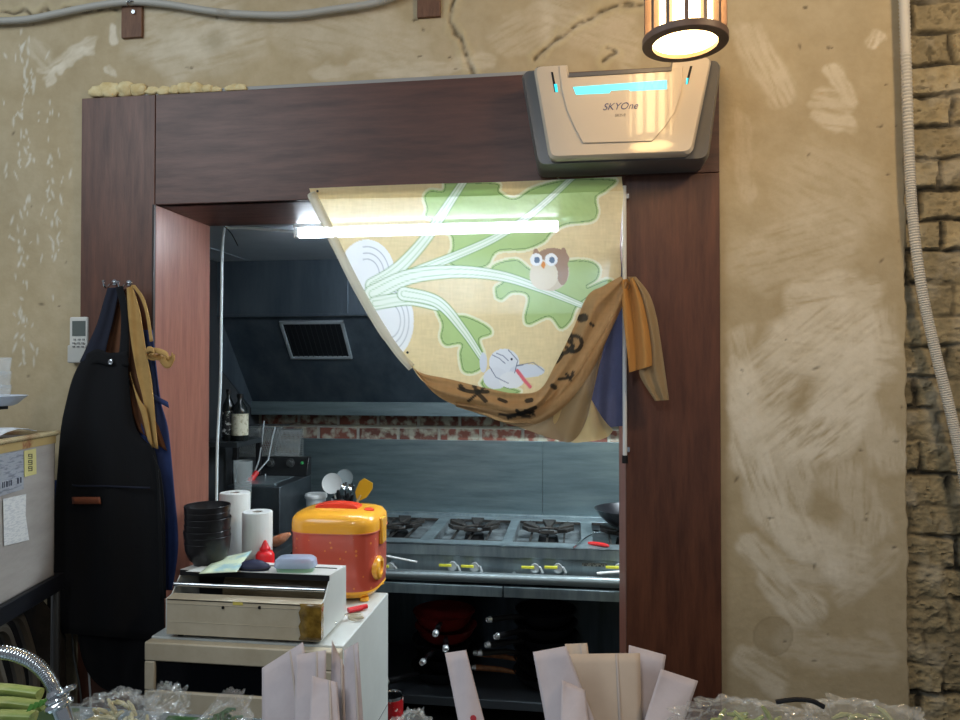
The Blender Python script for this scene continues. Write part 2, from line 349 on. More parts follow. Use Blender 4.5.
# splashback
xa, xb = P(300, 480, 3.46).x, KR
zsp = P(500, 441, 3.46).z; 
sp = MB(); xsm = P(543, 480, KB).x
for xq, x2 in ((xa, xsm), (xsm, xb)):
    sp.mm(xq, x2-.0015, KB-.02, KB-.001, .60, zsp)
tag(sp.build('splashback', m_steelh, bevel=.001), 'brushed stainless steel sheet splashback behind the gas range', 'splashback')
# hood
hx0 = P(258, 416, KB-.02).x; hx1 = KR-.01; hyf = 3.06; zf = P(300, 314, hyf).z; zg = P(300, 402, KB-.08).z; zbm = P(300, 414, KB-.08).z
hd = thing('range_hood', 'dark steel range hood with square filter hatch above the stove', 'range hood', ((hx0+hx1)/2, 3.25, zbm))
h = MB(); h.mm(hx0-.01, hx1, hyf-.012, hyf, zf, KC); h.mm(hx0-.01, hx1, hyf-.02, hyf+.004, zf-.012, zf)
h.mm(P(349, 300, hyf).x-.003, P(349, 300, hyf).x, hyf-.02, hyf-.012, zf, KC-.06)
h.build('front_panel', m_hood, hd, bevel=.001)
sl = MB(); sl.prism([(hx0, hyf, zf), (hx0, hyf+.004, zf+.012), (hx0, KB-.08, zg+.012), (hx0, KB-.08, zg)][::-1], (hx1-hx0, 0, 0))
sl.build('sloped_panel', m_hood, hd)
sd = MB(); zlow = P(221, 367, hyf).z
sd.prism([(hx0, hyf, KC), (hx0, hyf, zlow), (hx0, KB-.05, zbm), (hx0, KB-.002, zbm), (hx0, KB-.002, KC)], (-.006, 0, 0)); sd.build('side_panel', m_hood, hd)
gt = MB(); gt.mm(hx0, hx1, KB-.10, KB-.092, zbm, zg); gt.mm(hx0, hx1, KB-.10, KB-.002, zbm-.004, zbm); gt.mm(hx0, hx1, KB-.10, KB-.078, zg-.002, zg+.002)
gt.build('grease_gutter', m_steelh, hd, bevel=.001)
# hatch on the slope: local frame
s0 = Vector((0, hyf, zf)); sdn = Vector((0, KB-.08-hyf, zg-zf)); sln = sdn.length; sdn.normalize(); nrm = Vector((0, -sdn.z, sdn.y)); nrm = -nrm if nrm.z > 0 else nrm
def SLP(x, t, o=0): return Vector((x, s0.y, s0.z))+sdn*t+nrm*o
fxa = P(280, 320, hyf+.03).x; fxb = P(344, 320, hyf+.03).x; ta, tb = .035, .25
fr = MB()
for (x0, x1, t0, t1) in ((fxa, fxb, ta, ta+.014), (fxa, fxb, tb-.014, tb), (fxa, fxa+.014, ta, tb), (fxb-.014, fxb, ta, tb)):
    fr.prism([SLP(x0, t0), SLP(x1, t0), SLP(x1, t1), SLP(x0, t1)], nrm*.012)
hf = fr.build('filter_frame', mat('hatch_frame_steel', (176,186,192), .3, .6), hd, bevel=.002)
bf = MB(); bf.prism([SLP(fxa+.014, ta+.014, .002), SLP(fxb-.014, ta+.014, .002), SLP(fxb-.014, tb-.014, .002), SLP(fxa+.014, tb-.014, .002)], nrm*.002)
k = 12
for i in range(k):
    x = fxa+.02+(fxb-fxa-.04)*i/(k-1); bf.prism([SLP(x-.004, ta+.014, .004), SLP(x+.002, ta+.014, .004), SLP(x+.002, tb-.014, .004), SLP(x-.004, tb-.014, .004)], nrm*.004)
bf.build('baffle_filter', mat('greasy_filter', (40,44,48), .5, .7), hf)

# fluorescent tube + its cable
TY = 2.29; ta_ = P(296, 231, TY); tb_ = P(559, 226, TY); tz = KC-.034
lt = thing('fluorescent_light', 'long white glowing tube light fixed under the kitchen ceiling behind the curtain', 'light', ((ta_.x+tb_.x)/2, TY, KC-.06))
lt.location.z = tz-.02
MB().mm(ta_.x-.004, tb_.x+.01, TY-.018, TY+.018, KC-.018, KC).build('housing', m_white, lt, bevel=.003)
MB().mm(ta_.x-.004, ta_.x+.014, TY-.013, TY+.013, tz-.016, KC-.018).build('end_cap', m_white, lt, bevel=.002); MB().mm(tb_.x-.004, tb_.x+.01, TY-.013, TY+.013, tz-.016, KC-.018).build('end_cap', m_white, lt, bevel=.002)
MB().tube([(ta_.x+.014, TY, tz), (tb_.x-.004, TY, tz)], .0145, 20).build('tube', mat('glowing_tube', (232,244,255), .3, emit=TUBE_E), lt)
pts = [P(296, 232, TY), P(262, 229, TY), P(232, 228, TY), P(223.5, 234, 2.25), P(221.5, 300, 2.23), P(220.5, 380, 2.23), P(217.5, 440, 2.23), P(216.5, 505, 2.23), P(216, 640, 2.23)]
tag(MB().tube(spline(pts, 60), .0048, 8).build('power_cable', mat('white_cable', (225,238,240), .4)), 'white cable running from the tube light down beside the left jamb', 'cable')
tag(MB().tube(spline([P(224, 226, 2.24), P(231, 233, 2.2205), P(238, 246, 2.222)], 10), .0016, 6).build('cable_tie', m_black), 'thin black tie around the white cable at the ceiling corner', 'cable tie')

# gas range
sz = .80
pf = PZ(500, 546, sz); pb = PZ(500, 517.5, sz); gy0 = pf.y; gy1 = pb.y+.02
gx0 = P(300, 530, gy0).x; gx1 = 1.15
gr = thing('gas_range', 'long stainless steel gas range with black star grates and lever valves', 'gas range', ((gx0+gx1)/2, (gy0+KB)/2, 0))
tp = MB(); 
yb0, yb1 = PZ(500, 541, sz).y, PZ(500, 519.5, sz).y
wells = []      # (x0,x1)
for (ua, ub) in ((331, 433), (437-3, 506), (519, 579), (592, 662)):
    pass
def xat(u, vv): return PZ(u, vv, sz).x
wl = [(xat(430, 541)-.40, xat(418, 541)-.0), (xat(431, 541), xat(502, 541)), (xat(512, 541), xat(581, 541)), (xat(593, 541), xat(664, 541))]
wl[0] = (wl[0][1]-(wl[1][1]-wl[1][0]), wl[0][1])
wl.append((wl[3][1]+.045, wl[3][1]+.33))
ex = [gx0]+[x for ab in wl for x in ab]+[gx1]
tp.mm(gx0, gx1, gy0, yb0, sz-.006, sz); tp.mm(gx0, gx1, yb1, gy1, sz-.006, sz)
for i in range(0, len(ex), 2): tp.mm(ex[i], ex[i+1], yb0, yb1, sz-.006, sz)
tp.prism([(gx0, gy0, sz), (gx0, gy0, sz-.045), (gx0, gy0+.012, sz-.045), (gx0, gy0+.012, sz)], (gx1-gx0, 0, 0))
tp.mm(gx0, gx1, gy1, KB-.022, sz+.004, sz+.010)
tp.mm(gx0, gx1, gy1-.006, gy1, sz-.004, sz+.010)
tp.build('top_plate', m_steel, gr, bevel=.0015)
tr = MB()
for a, b in wl:
    tr.mm(a, b, yb0, yb1, sz-.05, sz-.046); tr.mm(a-.002, a, yb0, yb1, sz-.05, sz-.006); tr.mm(b, b+.002, yb0, yb1, sz-.05, sz-.006); tr.mm(a, b, yb0-.002, yb0, sz-.05, sz-.006); tr.mm(a, b, yb1, yb1+.002, sz-.05, sz-.006)
tr.build('drip_tray', mat('scorched_steel', (170,180,184), .35, .5, c2=(70,74,76), nscale=9), gr)
m_iron = mat('cast_iron', (38,37,37), .5, .4, c2=(72,68,64), nscale=40, bump=.4)
for a, b in wl:
    cx, cy = (a+b)/2, (yb0+yb1)/2; g = MB(); hw = (b-a)/2
    for s in (-1, 1):
        g.mm(a+.002, b-.002, *(sorted((cy+s*(yb1-yb0-.02)/2-.004, cy+s*(yb1-yb0-.02)/2+.004))), sz-.012, sz-.001)
    for s in (-.5, 0, .5): g.mm(cx+s*hw-.004, cx+s*hw+.004, yb0+.004, yb1-.004, sz-.014, sz-.004)
    g.build('grate_frame', m_iron, gr, bevel=.001)
    st_ = MB()
    for kk in range(6):      # flared arms round the burner
        th = R(30+60*kk); d = Vector((math.cos(th), math.sin(th), 0)); n_ = Vector((-d.y, d.x, 0)); c0 = Vector((cx, cy, 0)); ky = (yb1-yb0)/(b-a)
        def q_(r, w_, z): 
            p = c0+d*r+n_*w_; return Vector((cx+(p.x-cx), cy+(p.y-cy)*1.0, z))
        prof = [q_(.048, -.008, sz-.004), q_(.048, .008, sz-.004), q_(.112, .030, sz+.012), q_(.112, -.030, sz+.012)]
        st_.prism(prof, (0, 0, .016))
    st_.tube([(cx+.05*math.cos(t), cy+.05*math.sin(t), sz+.002) for t in np.linspace(0, 2*math.pi, 25)], .007, 8)
    st_.build('pan_support', m_iron, gr, bevel=.002)
    br = MB(); br.lathe([(.001, sz-.046), (.045, sz-.046), (.04, sz-.02), (.02, sz-.012), (.001, sz-.012)], (cx, cy, 0), 24); br.build('burner', m_dark, gr)
# front control panel, rail, lower trim
zp1 = sz-.045; zp0 = P(500, 573, gy0+.02).z
MB().mm(gx0, gx1, gy0+.015, gy0+.025, zp0-.04, zp1+.01).build('control_panel', m_steel, gr)
zr = P(500, 578, gy0-.05).z
rl = MB(); rl.tube([(gx0, gy0-.05, zr), (gx1, gy0-.05, zr)], .0195, 20); 
for xx in (gx0+.05, -.25, .6, gx1-.05): rl.tube([(xx, gy0-.05, zr), (xx, gy0+.02, zr)], .01, 10)
rl.build('gas_pipe', mat('painted_grey_pipe', (128,138,140), .35, .6), gr)
zl1 = P(500, 587, gy0).z; zl0 = P(500, 597, gy0).z; xm = P(503, 590, gy0).x
for x0, x1 in ((gx0, xm-.003), (xm+.003, gx1)): MB().mm(x0, x1, gy0-.002, gy0+.014, zl0, zl1).build('apron_rail', m_steel, gr, bevel=.001)
m_yel = mat('yellow_lever', (226,222,70), .4)
def valve(x, z):
    v_ = MB(); y = gy0+.012
    v_.lathe([(.001, 0), (.013, 0), (.013, .02), (.018, .022), (.018, .036), (.001, .036)], (x, y, z), 16, Matrix.Rotation(R(90), 3, 'X'))
    v_.tube([(x+.006, y-.02, z+.004), (x+.022, y-.03, z+.002), (x+.03, y-.03, z-.016), (x+.026, y-.02, z-.026)], .0055, 8)
    vv = v_.build('valve', m_chr2, gr)
    l_ = MB(); l_.box((x-.027, y-.04, z+.005), (.05, .004, .010)); l_.build('lever', m_yel, vv, bevel=.001)
for (u, v) in ((453, 565), (475, 566), (535, 567), (558, 567), (391, 566)):
    p = P(u, v, gy0); valve(p.x, p.z)
p = P(619, 567, gy0); valve(p.x, p.z)
# nameplate with small writing on the control panel
np0 = P(582, 563, gy0+.012); np1 = P(607, 567, gy0+.012)
MB().mm(np0.x, np1.x, gy0+.012, gy0+.0145, np1.z, np0.z).build('name_plate', mat('faded_plate', (150,150,140), .5, c2=(60,62,62), nscale=160, nlo=.45, nhi=.55), gr)
# undershelf, legs, back sheet
zsh = PZ(480, 697, 0).z; ysf = gy0+.03; zsh = P(480, 699, ysf).z
us = MB(); us.mm(gx0, gx1, ysf, KB-.06, zsh-.012, zsh); us.mm(gx0, gx1, ysf-.01, ysf+.004, P(480, 707, ysf).z, zsh+.002)
us.build('undershelf', mat('dull_shelf_steel', (88,94,100), .4, .8), gr, bevel=.001)
MB().mm(gx0, gx1, KB-.06, KB-.045, zsh, sz-.06).build('back_sheet', mat('dark_back_steel', (78,88,96), .3, .7, c2=(58,66,72), nscale=4, stretch=(4,4,.3)), gr)
for xx in (gx0+.03, gx1-.05):
    for yy in (gy0+.05, KB-.10):
        MB().tube([(xx, yy, 0), (xx, yy, sz-.05)], .019, 14).build('leg', m_steel, gr)

# pans on the undershelf
m_pan = mat('black_pan_coating', (34,34,38), .3, .3); m_wood_h = mat('worn_wood_handle', (142,92,54), .5, c2=(98,60,36), nscale=30)
def pan(u, v, Yc, dia, hgt_, ang, label, mbody=m_pan, deep=True, handle='black', base_z=None, tilt=0):
    z = base_z; c0 = P(u, v, Yc); x = c0.x; r = dia/2
    t = thing('frying_pan', label, 'pan', (x, Yc, z), 'pans stored under the range')
    b = MB(); b.lathe([(.001, 0), (r*.66, 0), (r*.82, hgt_*.35), (r*.97, hgt_), (r, hgt_+.003), (r*.96, hgt_), (r*.8, hgt_*.38), (r*.64, .004), (.001, .004)], (x, Yc, z), 40); b.build('body', mbody, t)
    d = Vector((math.cos(R(ang)), math.sin(R(ang)), 0)); o = Vector((x, Yc, z+hgt_*.8))
    hb_ = MB(); hb_.tube([o+d*(r*.92), o+d*(r+.05)+Vector((0,0,.012)), o+d*(r+.16)+Vector((0,0,.022))], [.008, .011, .013], 12)
    hh_ = hb_.build('handle', m_wood_h if handle == 'wood' else m_black, t)
    e_ = MB(); q = o+d*(r+.16)+Vector((0,0,.022)); e_.tube([q-d*.002, q+d*.012], [.0135, .010], 12); e_.tube([q+d*.012+Vector((0,0,.008*math.sin(a))) +Vector((-d.y, d.x, 0))*.009*math.cos(a) for a in np.linspace(0, 2*math.pi, 13)], .003, 6)
    e_.build('hanging_ring', m_chr2, hh_); return t
# left stack
Yp = gy0+.22; zz = zsh+.0008; 
m_redpan = mat('dark_red_pan', (130,36,32), .35, .2)
desc = [('black frying pan at the bottom of the left pan stack, handle forward', m_pan, -128, 'black'), ('black frying pan second up in the left stack', m_pan, -70, 'black'),
        ('black frying pan third up in the left stack, under the red pans', m_pan, -95, 'black'), ('dark red frying pan second from the top of the left stack', m_redpan, -80, 'black'), ('dark red frying pan topmost of the left stack', m_redpan, -86, 'black')]
for i, (l, mm_, a, hdl) in enumerate(desc):
    pan(444+(-2, 3, -1, 2, 0)[i], 650, Yp, .27, .056 if i < 4 else .06, a, l, mm_, base_z=zz, handle=hdl); zz += .0555
zz = zsh+.0008
desc = [('black pan with brown wooden handle at the bottom of the right stack', -172, 'wood', .28), ('black pan with brown wooden handle second up in the right stack', -176, 'wood', .28),
        ('black pan third up in the right stack', -150, 'black', .27), ('black pan fourth up in the right stack', -140, 'black', .27), ('black pan second from the top of the right stack', -128, 'black', .27), ('black pan topmost of the right stack', -138, 'black', .26)]
for i, (l, a, hdl, dd) in enumerate(desc):
    pan(546+(0, 1, -1, 1, 0, 0)[i], 650, Yp, dd, .052, a, l, base_z=zz, handle=hdl); zz += .0515
# wok on the right burner
wx_ = (wl[3][0]+wl[3][1])/2+.0; wy_ = (yb0+yb1)/2+.0
wk = thing('wok', 'black round wok resting on the rightmost burner', 'wok', (wx_, wy_, sz+.028))
cb_ = MB(); r_ = (P(660, 520, wy_).x-P(595, 520, wy_).x)/2; r_ = .14; wxx = P(595, 516, wy_).x+r_
wk.location = (wxx, wy_, sz+.0285)
prof = [(.001, 0), (.05, .002), (.09, .018), (.12, .045), (r_, .075), (r_+.003, .078), (r_-.002, .077), (.115, .046), (.088, .021), (.05, .006), (.001, .004)]
cb_.lathe(prof, (wxx, wy_, sz+.0285), 44); cb_.build('bowl', m_pan, wk)
MB().tube([(wxx+.1, wy_-.09, sz+.10), (wxx+.16, wy_-.15, sz+.115), (wxx+.26, wy_-.24, sz+.14)], [.008, .011, .012], 10).build('handle', m_black, wk)
# tongs / ladle with red handle
za = sz+.004
tg = thing('ladle', 'small steel ladle with a red grip lying at the front of the range', 'ladle', tuple(PZ(592, 544, sz)+Vector((0,0,.001))))
a1 = PZ(573, 549, sz)+Vector((0,0,.004)); a2 = PZ(596, 534.5, sz)+Vector((0,0,.004+.006))
MB().tube(spline([a1, a1.lerp(a2, .5)+Vector((0,0,.006)), a2], 8), .0032, 8).build('shaft', m_chrome, tg)
MB().lathe([(.001, 0), (.014, .002), (.022, .010), (.0225, .011), (.013, .005), (.001, .003)], tuple(a2+Vector((.005, 0, -.006))), 20).build('bowl', m_chrome, tg)
b1 = PZ(588, 545, sz)+Vector((0,0,.008)); b2 = PZ(609, 548, sz)+Vector((0,0,.008))
MB().tube(spline([b1, b1.lerp(b2, .5)+Vector((0,.006,0)), b2], 8), [.004, .006, .008, .008, .008, .008, .007, .004], 8).build('grip', mat('red_grip', (196,36,36), .4), tg)
# white rod hanging from left valve + white lever right
tag(MB().tube([P(386, 556, gy0-.06), P(417, 562, gy0-.062)], .0045, 8).build('lighter_rod', m_white), 'thin white rod lighter beside the orange rice cooker, over the gas pipe', 'lighter')
tag(MB().tube([P(597, 573.5, gy0-.05), P(618, 572, gy0-.052), P(640, 571, gy0-.05)], .0055, 8).build('white_stick', m_white), 'white plastic stick lying on the gas pipe at its right end', 'stick')
# ---- deep fryer
fy = 2.80; c1 = P(280, 487, fy); fx_r = c1.x; fx_l = P(226, 487, fy).x; ftz = c1.z; fyb = 3.15
ft = thing('deep_fryer', 'steel deep fryer with black dial panel and hanging wire baskets left of the range', 'fryer', ((fx_l+fx_r)/2, (fy+fyb)/2, 0))
m_fry = mat('fryer_steel', (96,104,110), .38, .85, c2=(70,78,84), nscale=4)
b = MB(); b.mm(fx_l, fx_r, fy, fyb, .1, ftz); b.mm(fx_l+.02, fx_r-.02, fy+.03, fyb-.02, .02, .1); b.build('body', m_fry, ft, bevel=.004)
b = MB(); b.mm(fx_l+.03, fx_r-.05, fy+.05, fyb-.08, ftz, ftz+.004); b.mm(fx_l+.05, fx_r-.03, fy+.02, fy+.04, ftz, ftz+.006); b.build('tank_rim', m_steel, ft, bevel=.001)
for (u, v) in ((265, 478), (283, 474)):
    p = PZ(u, v, ftz); MB().tube([p, p+Vector((0,0,.02))], .006, 10).build('drain_knob', m_chrome, ft)
cz0 = ftz; cz1 = P(282, 456.5, fyb-.02).z
cb = MB(); cb.prism([(fx_l, fyb-.06, cz0), (fx_l, fyb, cz0), (fx_l, fyb, cz1), (fx_l, fyb-.03, cz1)], (fx_r-fx_l, 0, 0)); cpn = cb.build('control_box', mat('control_box_black', (28,30,32), .3), ft, bevel=.002)
mk = mat('dial_face', (60,62,62), .4)
for u, m_ in ((258, mat('red_lamp', (190,50,40), .3)), (302, mat('green_lamp', (60,160,90), .3))):
    p = P(u, 463, fyb-.045); MB().lathe([(.001, 0), (.007, 0), (.006, .006), (.001, .007)], (p.x, fyb-.044, p.z), 14, Matrix.Rotation(R(90), 3, 'X')).build('indicator', m_, cpn)
for u in (270, 290):
    p = P(u, 463, fyb-.05); MB().lathe([(.001, 0), (.020, 0), (.020, .004), (.012, .006), (.011, .018), (.001, .018)], (p.x, fyb-.045, p.z), 20, Matrix.Rotation(R(90), 3, 'X')).build('dial', mk, cpn)
# baskets
def wiremat(name):
    m = bpy.data.materials.new(name); m.use_nodes = True; N = m.node_tree.nodes; K = m.node_tree.links; b = N['Principled BSDF']
    b.inputs['Base Color'].default_value = L3((120,126,126))+(1,); b.inputs['Metallic'].default_value = .4; b.inputs['Roughness'].default_value = .4; return m
m_wire = wiremat('basket_wire')
for i, (ua, ub, va, vb) in enumerate(((249, 283, 427, 456), (277, 303, 429, 457))):
    yb = 3.24+i*.0; A = P(ua, va, yb); B = P(ub, vb, yb); t = thing('fryer_basket', ['wire fryer basket with a red handle, left one above the fryer', 'wire fryer basket hanging at the right, behind the red-handled one'][i], 'basket', ((A.x+B.x)/2, yb, B.z), 'fryer baskets')
    w = MB(); x0, x1, z0, z1 = A.x, B.x, B.z, A.z; sk = -.03 if i == 0 else 0; dp = .09
    def bp_(x, z, y): return (x+(sk*(z1-z)/(z1-z0)), y, z)
    nx = 20
    for k in range(nx+1):
        x = x0+(x1-x0)*k/nx; w.tube([bp_(x, z0, yb-dp*.6), bp_(x, z1, yb-dp*.25)], .0019, 5); w.tube([bp_(x, z0, yb+.0), bp_(x, z1, yb+.0)], .0012, 4)
    for k in range(15):
        z = z0+(z1-z0)*k/14; yy = yb-dp*(.6-.35*k/14); w.tube([bp_(x0, z, yb), bp_(x0, z, yy), bp_(x1, z, yy), bp_(x1, z, yb)], .0012, 4)
    for z in (z0, z1): w.tube([bp_(x0, z, yb), bp_(x0, z, yb-dp*.6 if z == z0 else yb-dp*.25), bp_(x1, z, yb-dp*.6 if z == z0 else yb-dp*.25), bp_(x1, z, yb), bp_(x0, z, yb)], .003, 6)
    w.build('mesh', m_wire, t)
    if i == 0:
        h = MB()
        h.tube([P(264, 421, yb-.05), P(262, 440, yb-.10), P(259, 460, yb-.22), P(254, 474, yb-.28)], .0036, 6); h.tube([P(275, 427, yb-.05), P(272, 440, yb-.10), P(268, 460, yb-.22), P(256, 474, yb-.28)], .0036, 6)
        hh = h.build('handle_wire', m_chr2, t)
        MB().tube([P(257, 472, yb-.28), P(251, 480, yb-.31), P(246, 488, yb-.34)], [.011, .014, .013], 12).build('grip', mat('red_rubber', (196,34,34), .45), t)
# hanger rail for baskets
tag(MB().tube([(P(246,428,KB).x, 3.27, P(260,425,3.27).z), (P(306,428,KB).x, 3.27, P(260,425,3.27).z)], .004, 8).tube([(P(250,428,KB).x, 3.27, P(260,425,3.27).z), (P(250,428,KB).x, KB, P(260,425,3.27).z)], .004, 8).tube([(P(302,428,KB).x, 3.27, P(260,425,3.27).z), (P(302,428,KB).x, KB, P(260,425,3.27).z)], .004, 8).build('hanging_rail', m_chrome), 'thin metal rail on the brick wall carrying the fryer baskets', 'rail')
# side table between fryer and opening
stz = P(285, 550, 2.55).z; tx0 = KL+.03; tx1 = P(298, 550, 2.7).x
tb = thing('side_table', 'dark steel work table in front of the fryer behind the jamb', 'table', ((tx0+tx1)/2, 2.58, 0))
MB().mm(tx0, tx1, 2.40, 2.78, stz-.03, stz).build('table_top', mat('dark_table_steel', (78,84,88), .4, .7), tb, bevel=.002)
for xx in (tx0+.03, tx1-.03):
    for yy in (2.43, 2.75): MB().mm(xx-.015, xx+.015, yy-.015, yy+.015, 0, stz-.03).build('leg', m_dark, tb)
# clear measuring jug on table
p = PZ(243, 503, stz); gl = mat('clear_plastic', (225,235,235), .12, alpha=.14)
p = P(243, 486, 2.70); tag(MB().lathe([(.026, 0), (.038, P(243, 461, 2.70).z-stz), (.036, P(243, 461, 2.70).z-stz), (.024, .004), (.001, .004)], (p.x, 2.70, stz+.001), 24).build('measuring_jug', gl), 'tall clear plastic jug standing left of the fryer', 'jug')
# orange wrapped bag
p = P(281, 543, 2.6)
sg = MB(); g = spline([P(270, 546, 2.58), P(278, 543, 2.58), P(290, 536, 2.58)], 10); sg.tube(g, [.006, .014, .018, .020, .020, .019, .018, .015, .010, .006], 12)
o = sg.build('snack_packet', mat('orange_packet', (206,120,80), .25, c2=(226,180,150), nscale=30)); o.location.z = stz+.001
tag(o, 'small crinkled orange packet lying behind the shorter white roll', 'packet')
# wall shelf with bottles
shz = P(232, 439, 3.0).z
sh = MB(); sh.mm(KL, P(252, 437, 3.05).x, 2.86, 3.10, shz-.022, shz); sh.build
sx1 = P(252, 437, 3.0).x
st_ = thing('wall_shelf', 'dark metal shelf with bottles at the left of the kitchen', 'shelf', (KL, 2.98, shz-.022))
MB().mm(KL, sx1, 2.86, 3.10, shz-.022, shz).build('board', mat('shelf_grey', (70,76,80), .4, .6), st_, bevel=.001)
MB().mm(sx1-.02, sx1, 2.86, 2.88, 0, shz-.022).mm(sx1-.02, sx1, 3.08, 3.10, 0, shz-.022).build('post', m_dark, st_)
def bottle(u, Yb, r, h, mcol, label, mcap=m_black, mlabel=None, group='bottles on the dark kitchen shelf', base=None, vv=430):
    x = P(u, vv, Yb).x; b_ = base if base is not None else shz+.001
    t = thing('bottle', label, 'bottle', (x, Yb, b_), group)
    MB().lathe([(.001, 0), (r*.95, 0), (r, .006), (r, h*.62), (r*.9, h*.70), (r*.35, h*.84), (r*.33, h*.93), (.001, h*.93)], (x, Yb, b_), 24).build('body', mcol, t)
    MB().lathe([(.001, h*.92), (r*.42, h*.92), (r*.42, h), (.001, h)], (x, Yb, b_), 16).build('cap', mcap, t)
    if mlabel: MB().lathe([(r+.0008, h*.12), (r+.0008, h*.58)], (x, Yb, b_), 24).build('label', mlabel, t)
    return t
mg = mat('dark_glass', (26,30,30), .15)
bottle(240, 2.93, .034, .20, mg, 'dark bottle with a cream paper label on the kitchen shelf', mlabel=mat('cream_label', (206,202,180), .6, c2=(150,140,110), nscale=60, nlo=.5))
bottle(228.5, 2.93, .026, .22, mg, 'dark bottle with small white markings between the cable and the cream-labelled bottle', mlabel=mat('marked_label', (40,42,44), .5, c2=(230,230,226), nscale=45, nlo=.55, nhi=.6))
# kitchen wall small cap: roll on the shelf left of cable
x = P(212.5, 415, 2.4).x
# utensil crock on the left end of the range
Yu = PZ(345, 531, sz).y; cr = P(343, 500, Yu); ucx = cr.x
uc = thing('utensil_crock', 'steel utensil pot behind the orange rice cooker holding ladles and spatulas', 'pot', (ucx, Yu, sz+.001))
chh = P(343, 497, Yu).z-sz-.001
uc_b = MB().lathe([(.001, 0), (.05, 0), (.052, chh), (.049, chh), (.047, .005), (.001, .005)], (ucx, Yu, sz+.001), 30).build('body', m_chrome, uc)
def utensil(u0, u1, v1, label, mat_h, kind, mat_e, name='cooking_utensil', cat='utensil', dy=0, re=.03):
    base = Vector((ucx+(u0-343)*.0005, Yu+dy*.3, sz+.012)); top = P(u1, v1, Yu+dy); d = (top-base).normalized()
    t = thing(name, label, cat, tuple(base), 'utensils in the steel pot')
    if kind == 'disc':
        MB().tube([base, top-d*re], .004, 8).build('handle', mat_h, t)
        M = Matrix.Rotation(R(78), 3, 'X'); MB().lathe([(.001, 0), (re*.8, .001), (re, .006), (re*1.02, .008), (re*.8, .004), (.001, .003)], tuple(top), 28, M).build('head', mat_e, t)
    elif kind == 'spat':
        MB().tube([base, top-d*.05], .006, 8).build('handle', mat_h, t)
        q = d.cross(Vector((0,1,0))).normalized()
        pl = [top-d*.072-q*.010, top-d*.072+q*.010, top-d*.05+q*.028, top+q*.032, top+d*.022+q*.020, top+d*.022-q*.022, top-q*.033, top-d*.045-q*.028]
        MB().prism([x_+Vector((0,-.003,0)) for x_ in pl], (0, .006, 0)).build('head', mat_e, t)
    elif kind == 'spoon':
        MB().tube([base, top-d*re*.9], .004, 8).build('handle', mat_h, t)
        M = Matrix.Rotation(R(60), 3, 'X'); MB().lathe([(.001, 0), (re*.6, .004), (re, .014), (re*.97, .014), (re*.55, .006), (.001, .002)], tuple(top), 24, M).build('head', mat_e, t)
    else:
        MB().tube(spline([base, base.lerp(top, .6), top], 8), [.005, .005, .006, .007, .009, .010, .009, .005], 10).build('handle', mat_h, t)
utensil(336, 332.5, 483.5, 'round white plastic skimmer standing leftmost in the utensil pot', m_white, 'disc', m_white, dy=-.03, re=.044)
utensil(344, 345, 478, 'round translucent grey lid-like scoop behind the white skimmer', m_chrome, 'disc', mat('grey_plastic', (140,150,152), .4), dy=.03, re=.038)
utensil(350, 366, 485, 'mustard yellow silicone spatula at the right of the utensil pot', mat('pale_wood', (196,160,110), .5), 'spat', mat('mustard_silicone', (222,160,34), .4), dy=-.01)
utensil(345, 346, 487, 'small steel spoon in the utensil pot, bowl end up', m_chrome, 'spoon', m_chrome, dy=-.02, re=.017)
utensil(347, 352, 488, 'second small steel spoon in the utensil pot beside the mustard spatula', m_chrome, 'spoon', m_chrome, dy=.0, re=.016)
utensil(340, 338, 490, 'black handle sticking up at the left of the utensil pot', m_black, 'h', None, dy=-.045)
utensil(346, 348, 493, 'black handle sticking up at the middle of the utensil pot', m_black, 'h', None, dy=-.045)
utensil(349, 353, 495, 'black handle sticking up at the right of the utensil pot', m_black, 'h', None, dy=-.04)
# white tub
Yt = Yu; p = P(316, 500, Yt); t = thing('plastic_tub', 'white lidded plastic tub left of the utensil pot behind the rice cooker', 'tub', (p.x, Yt, sz+.001))
hh_ = P(316, 495, Yt).z-sz
MB().lathe([(.001, 0), (.036, 0), (.044, hh_), (.001, hh_)], (p.x, Yt, sz+.001), 28).build('body', mat('milky_plastic', (196,204,206), .35), t)
MB().lathe([(.048, hh_-.012), (.049, hh_), (.045, hh_+.006), (.001, hh_+.007)], (p.x, Yt, sz+.001), 28).build('lid', m_white, t)

# ================================================================== APPLIANCE CABINET IN THE OPENING
KZ = .82
yA = 1.75; cxr = PZ(339, 650, KZ).x; yA = PZ(339, 650, KZ).y; cxl = P(144, 660, yA).x; yB = PZ(388, 592, KZ).y
cxl = max(cxl, xl+.01)
kb = thing('undercounter_cabinet', 'off white appliance cabinet with dark glass door standing in the kitchen opening', 'cabinet', ((cxl+cxr)/2, (yA+yB)/2, 0))
m_cab = mat('white_enamel', (206,210,206), .35, c2=(196,200,196), nscale=5); m_cab2 = mat('yellowed_enamel', (196,186,164), .45, c2=(182,170,146), nscale=12)
b = MB(); b.mm(cxl, cxr, yA+.03, yB, .06, KZ-.002); b.mm(cxl+.004, cxr+.0015, yA+.04, yB, .0, .06); b.build('body', m_cab, kb, bevel=.003)
MB().mm(cxr, cxr+.0015, yA+.05, yB-.01, P(380, 702, yB).z-.003, P(380, 702, yB).z).build('side_seam', mat('seam_grey', (120,124,124), .5), kb)
vt = lambda v: P(250, v, yA).z
zA, zBt, zC = vt(667), vt(697), vt(735)
dr = MB(); dr.mm(cxl, cxr, yA, yA+.03, zA, KZ-.006); dr.mm(cxl, cxl+.028, yA, yA+.03, zBt, zA); dr.mm(cxr-.05, cxr, yA, yA+.03, zBt, zA); dr.mm(cxl, cxr, yA, yA+.03, .08, zBt)
do = dr.build('door', m_cab2, kb, bevel=.004)
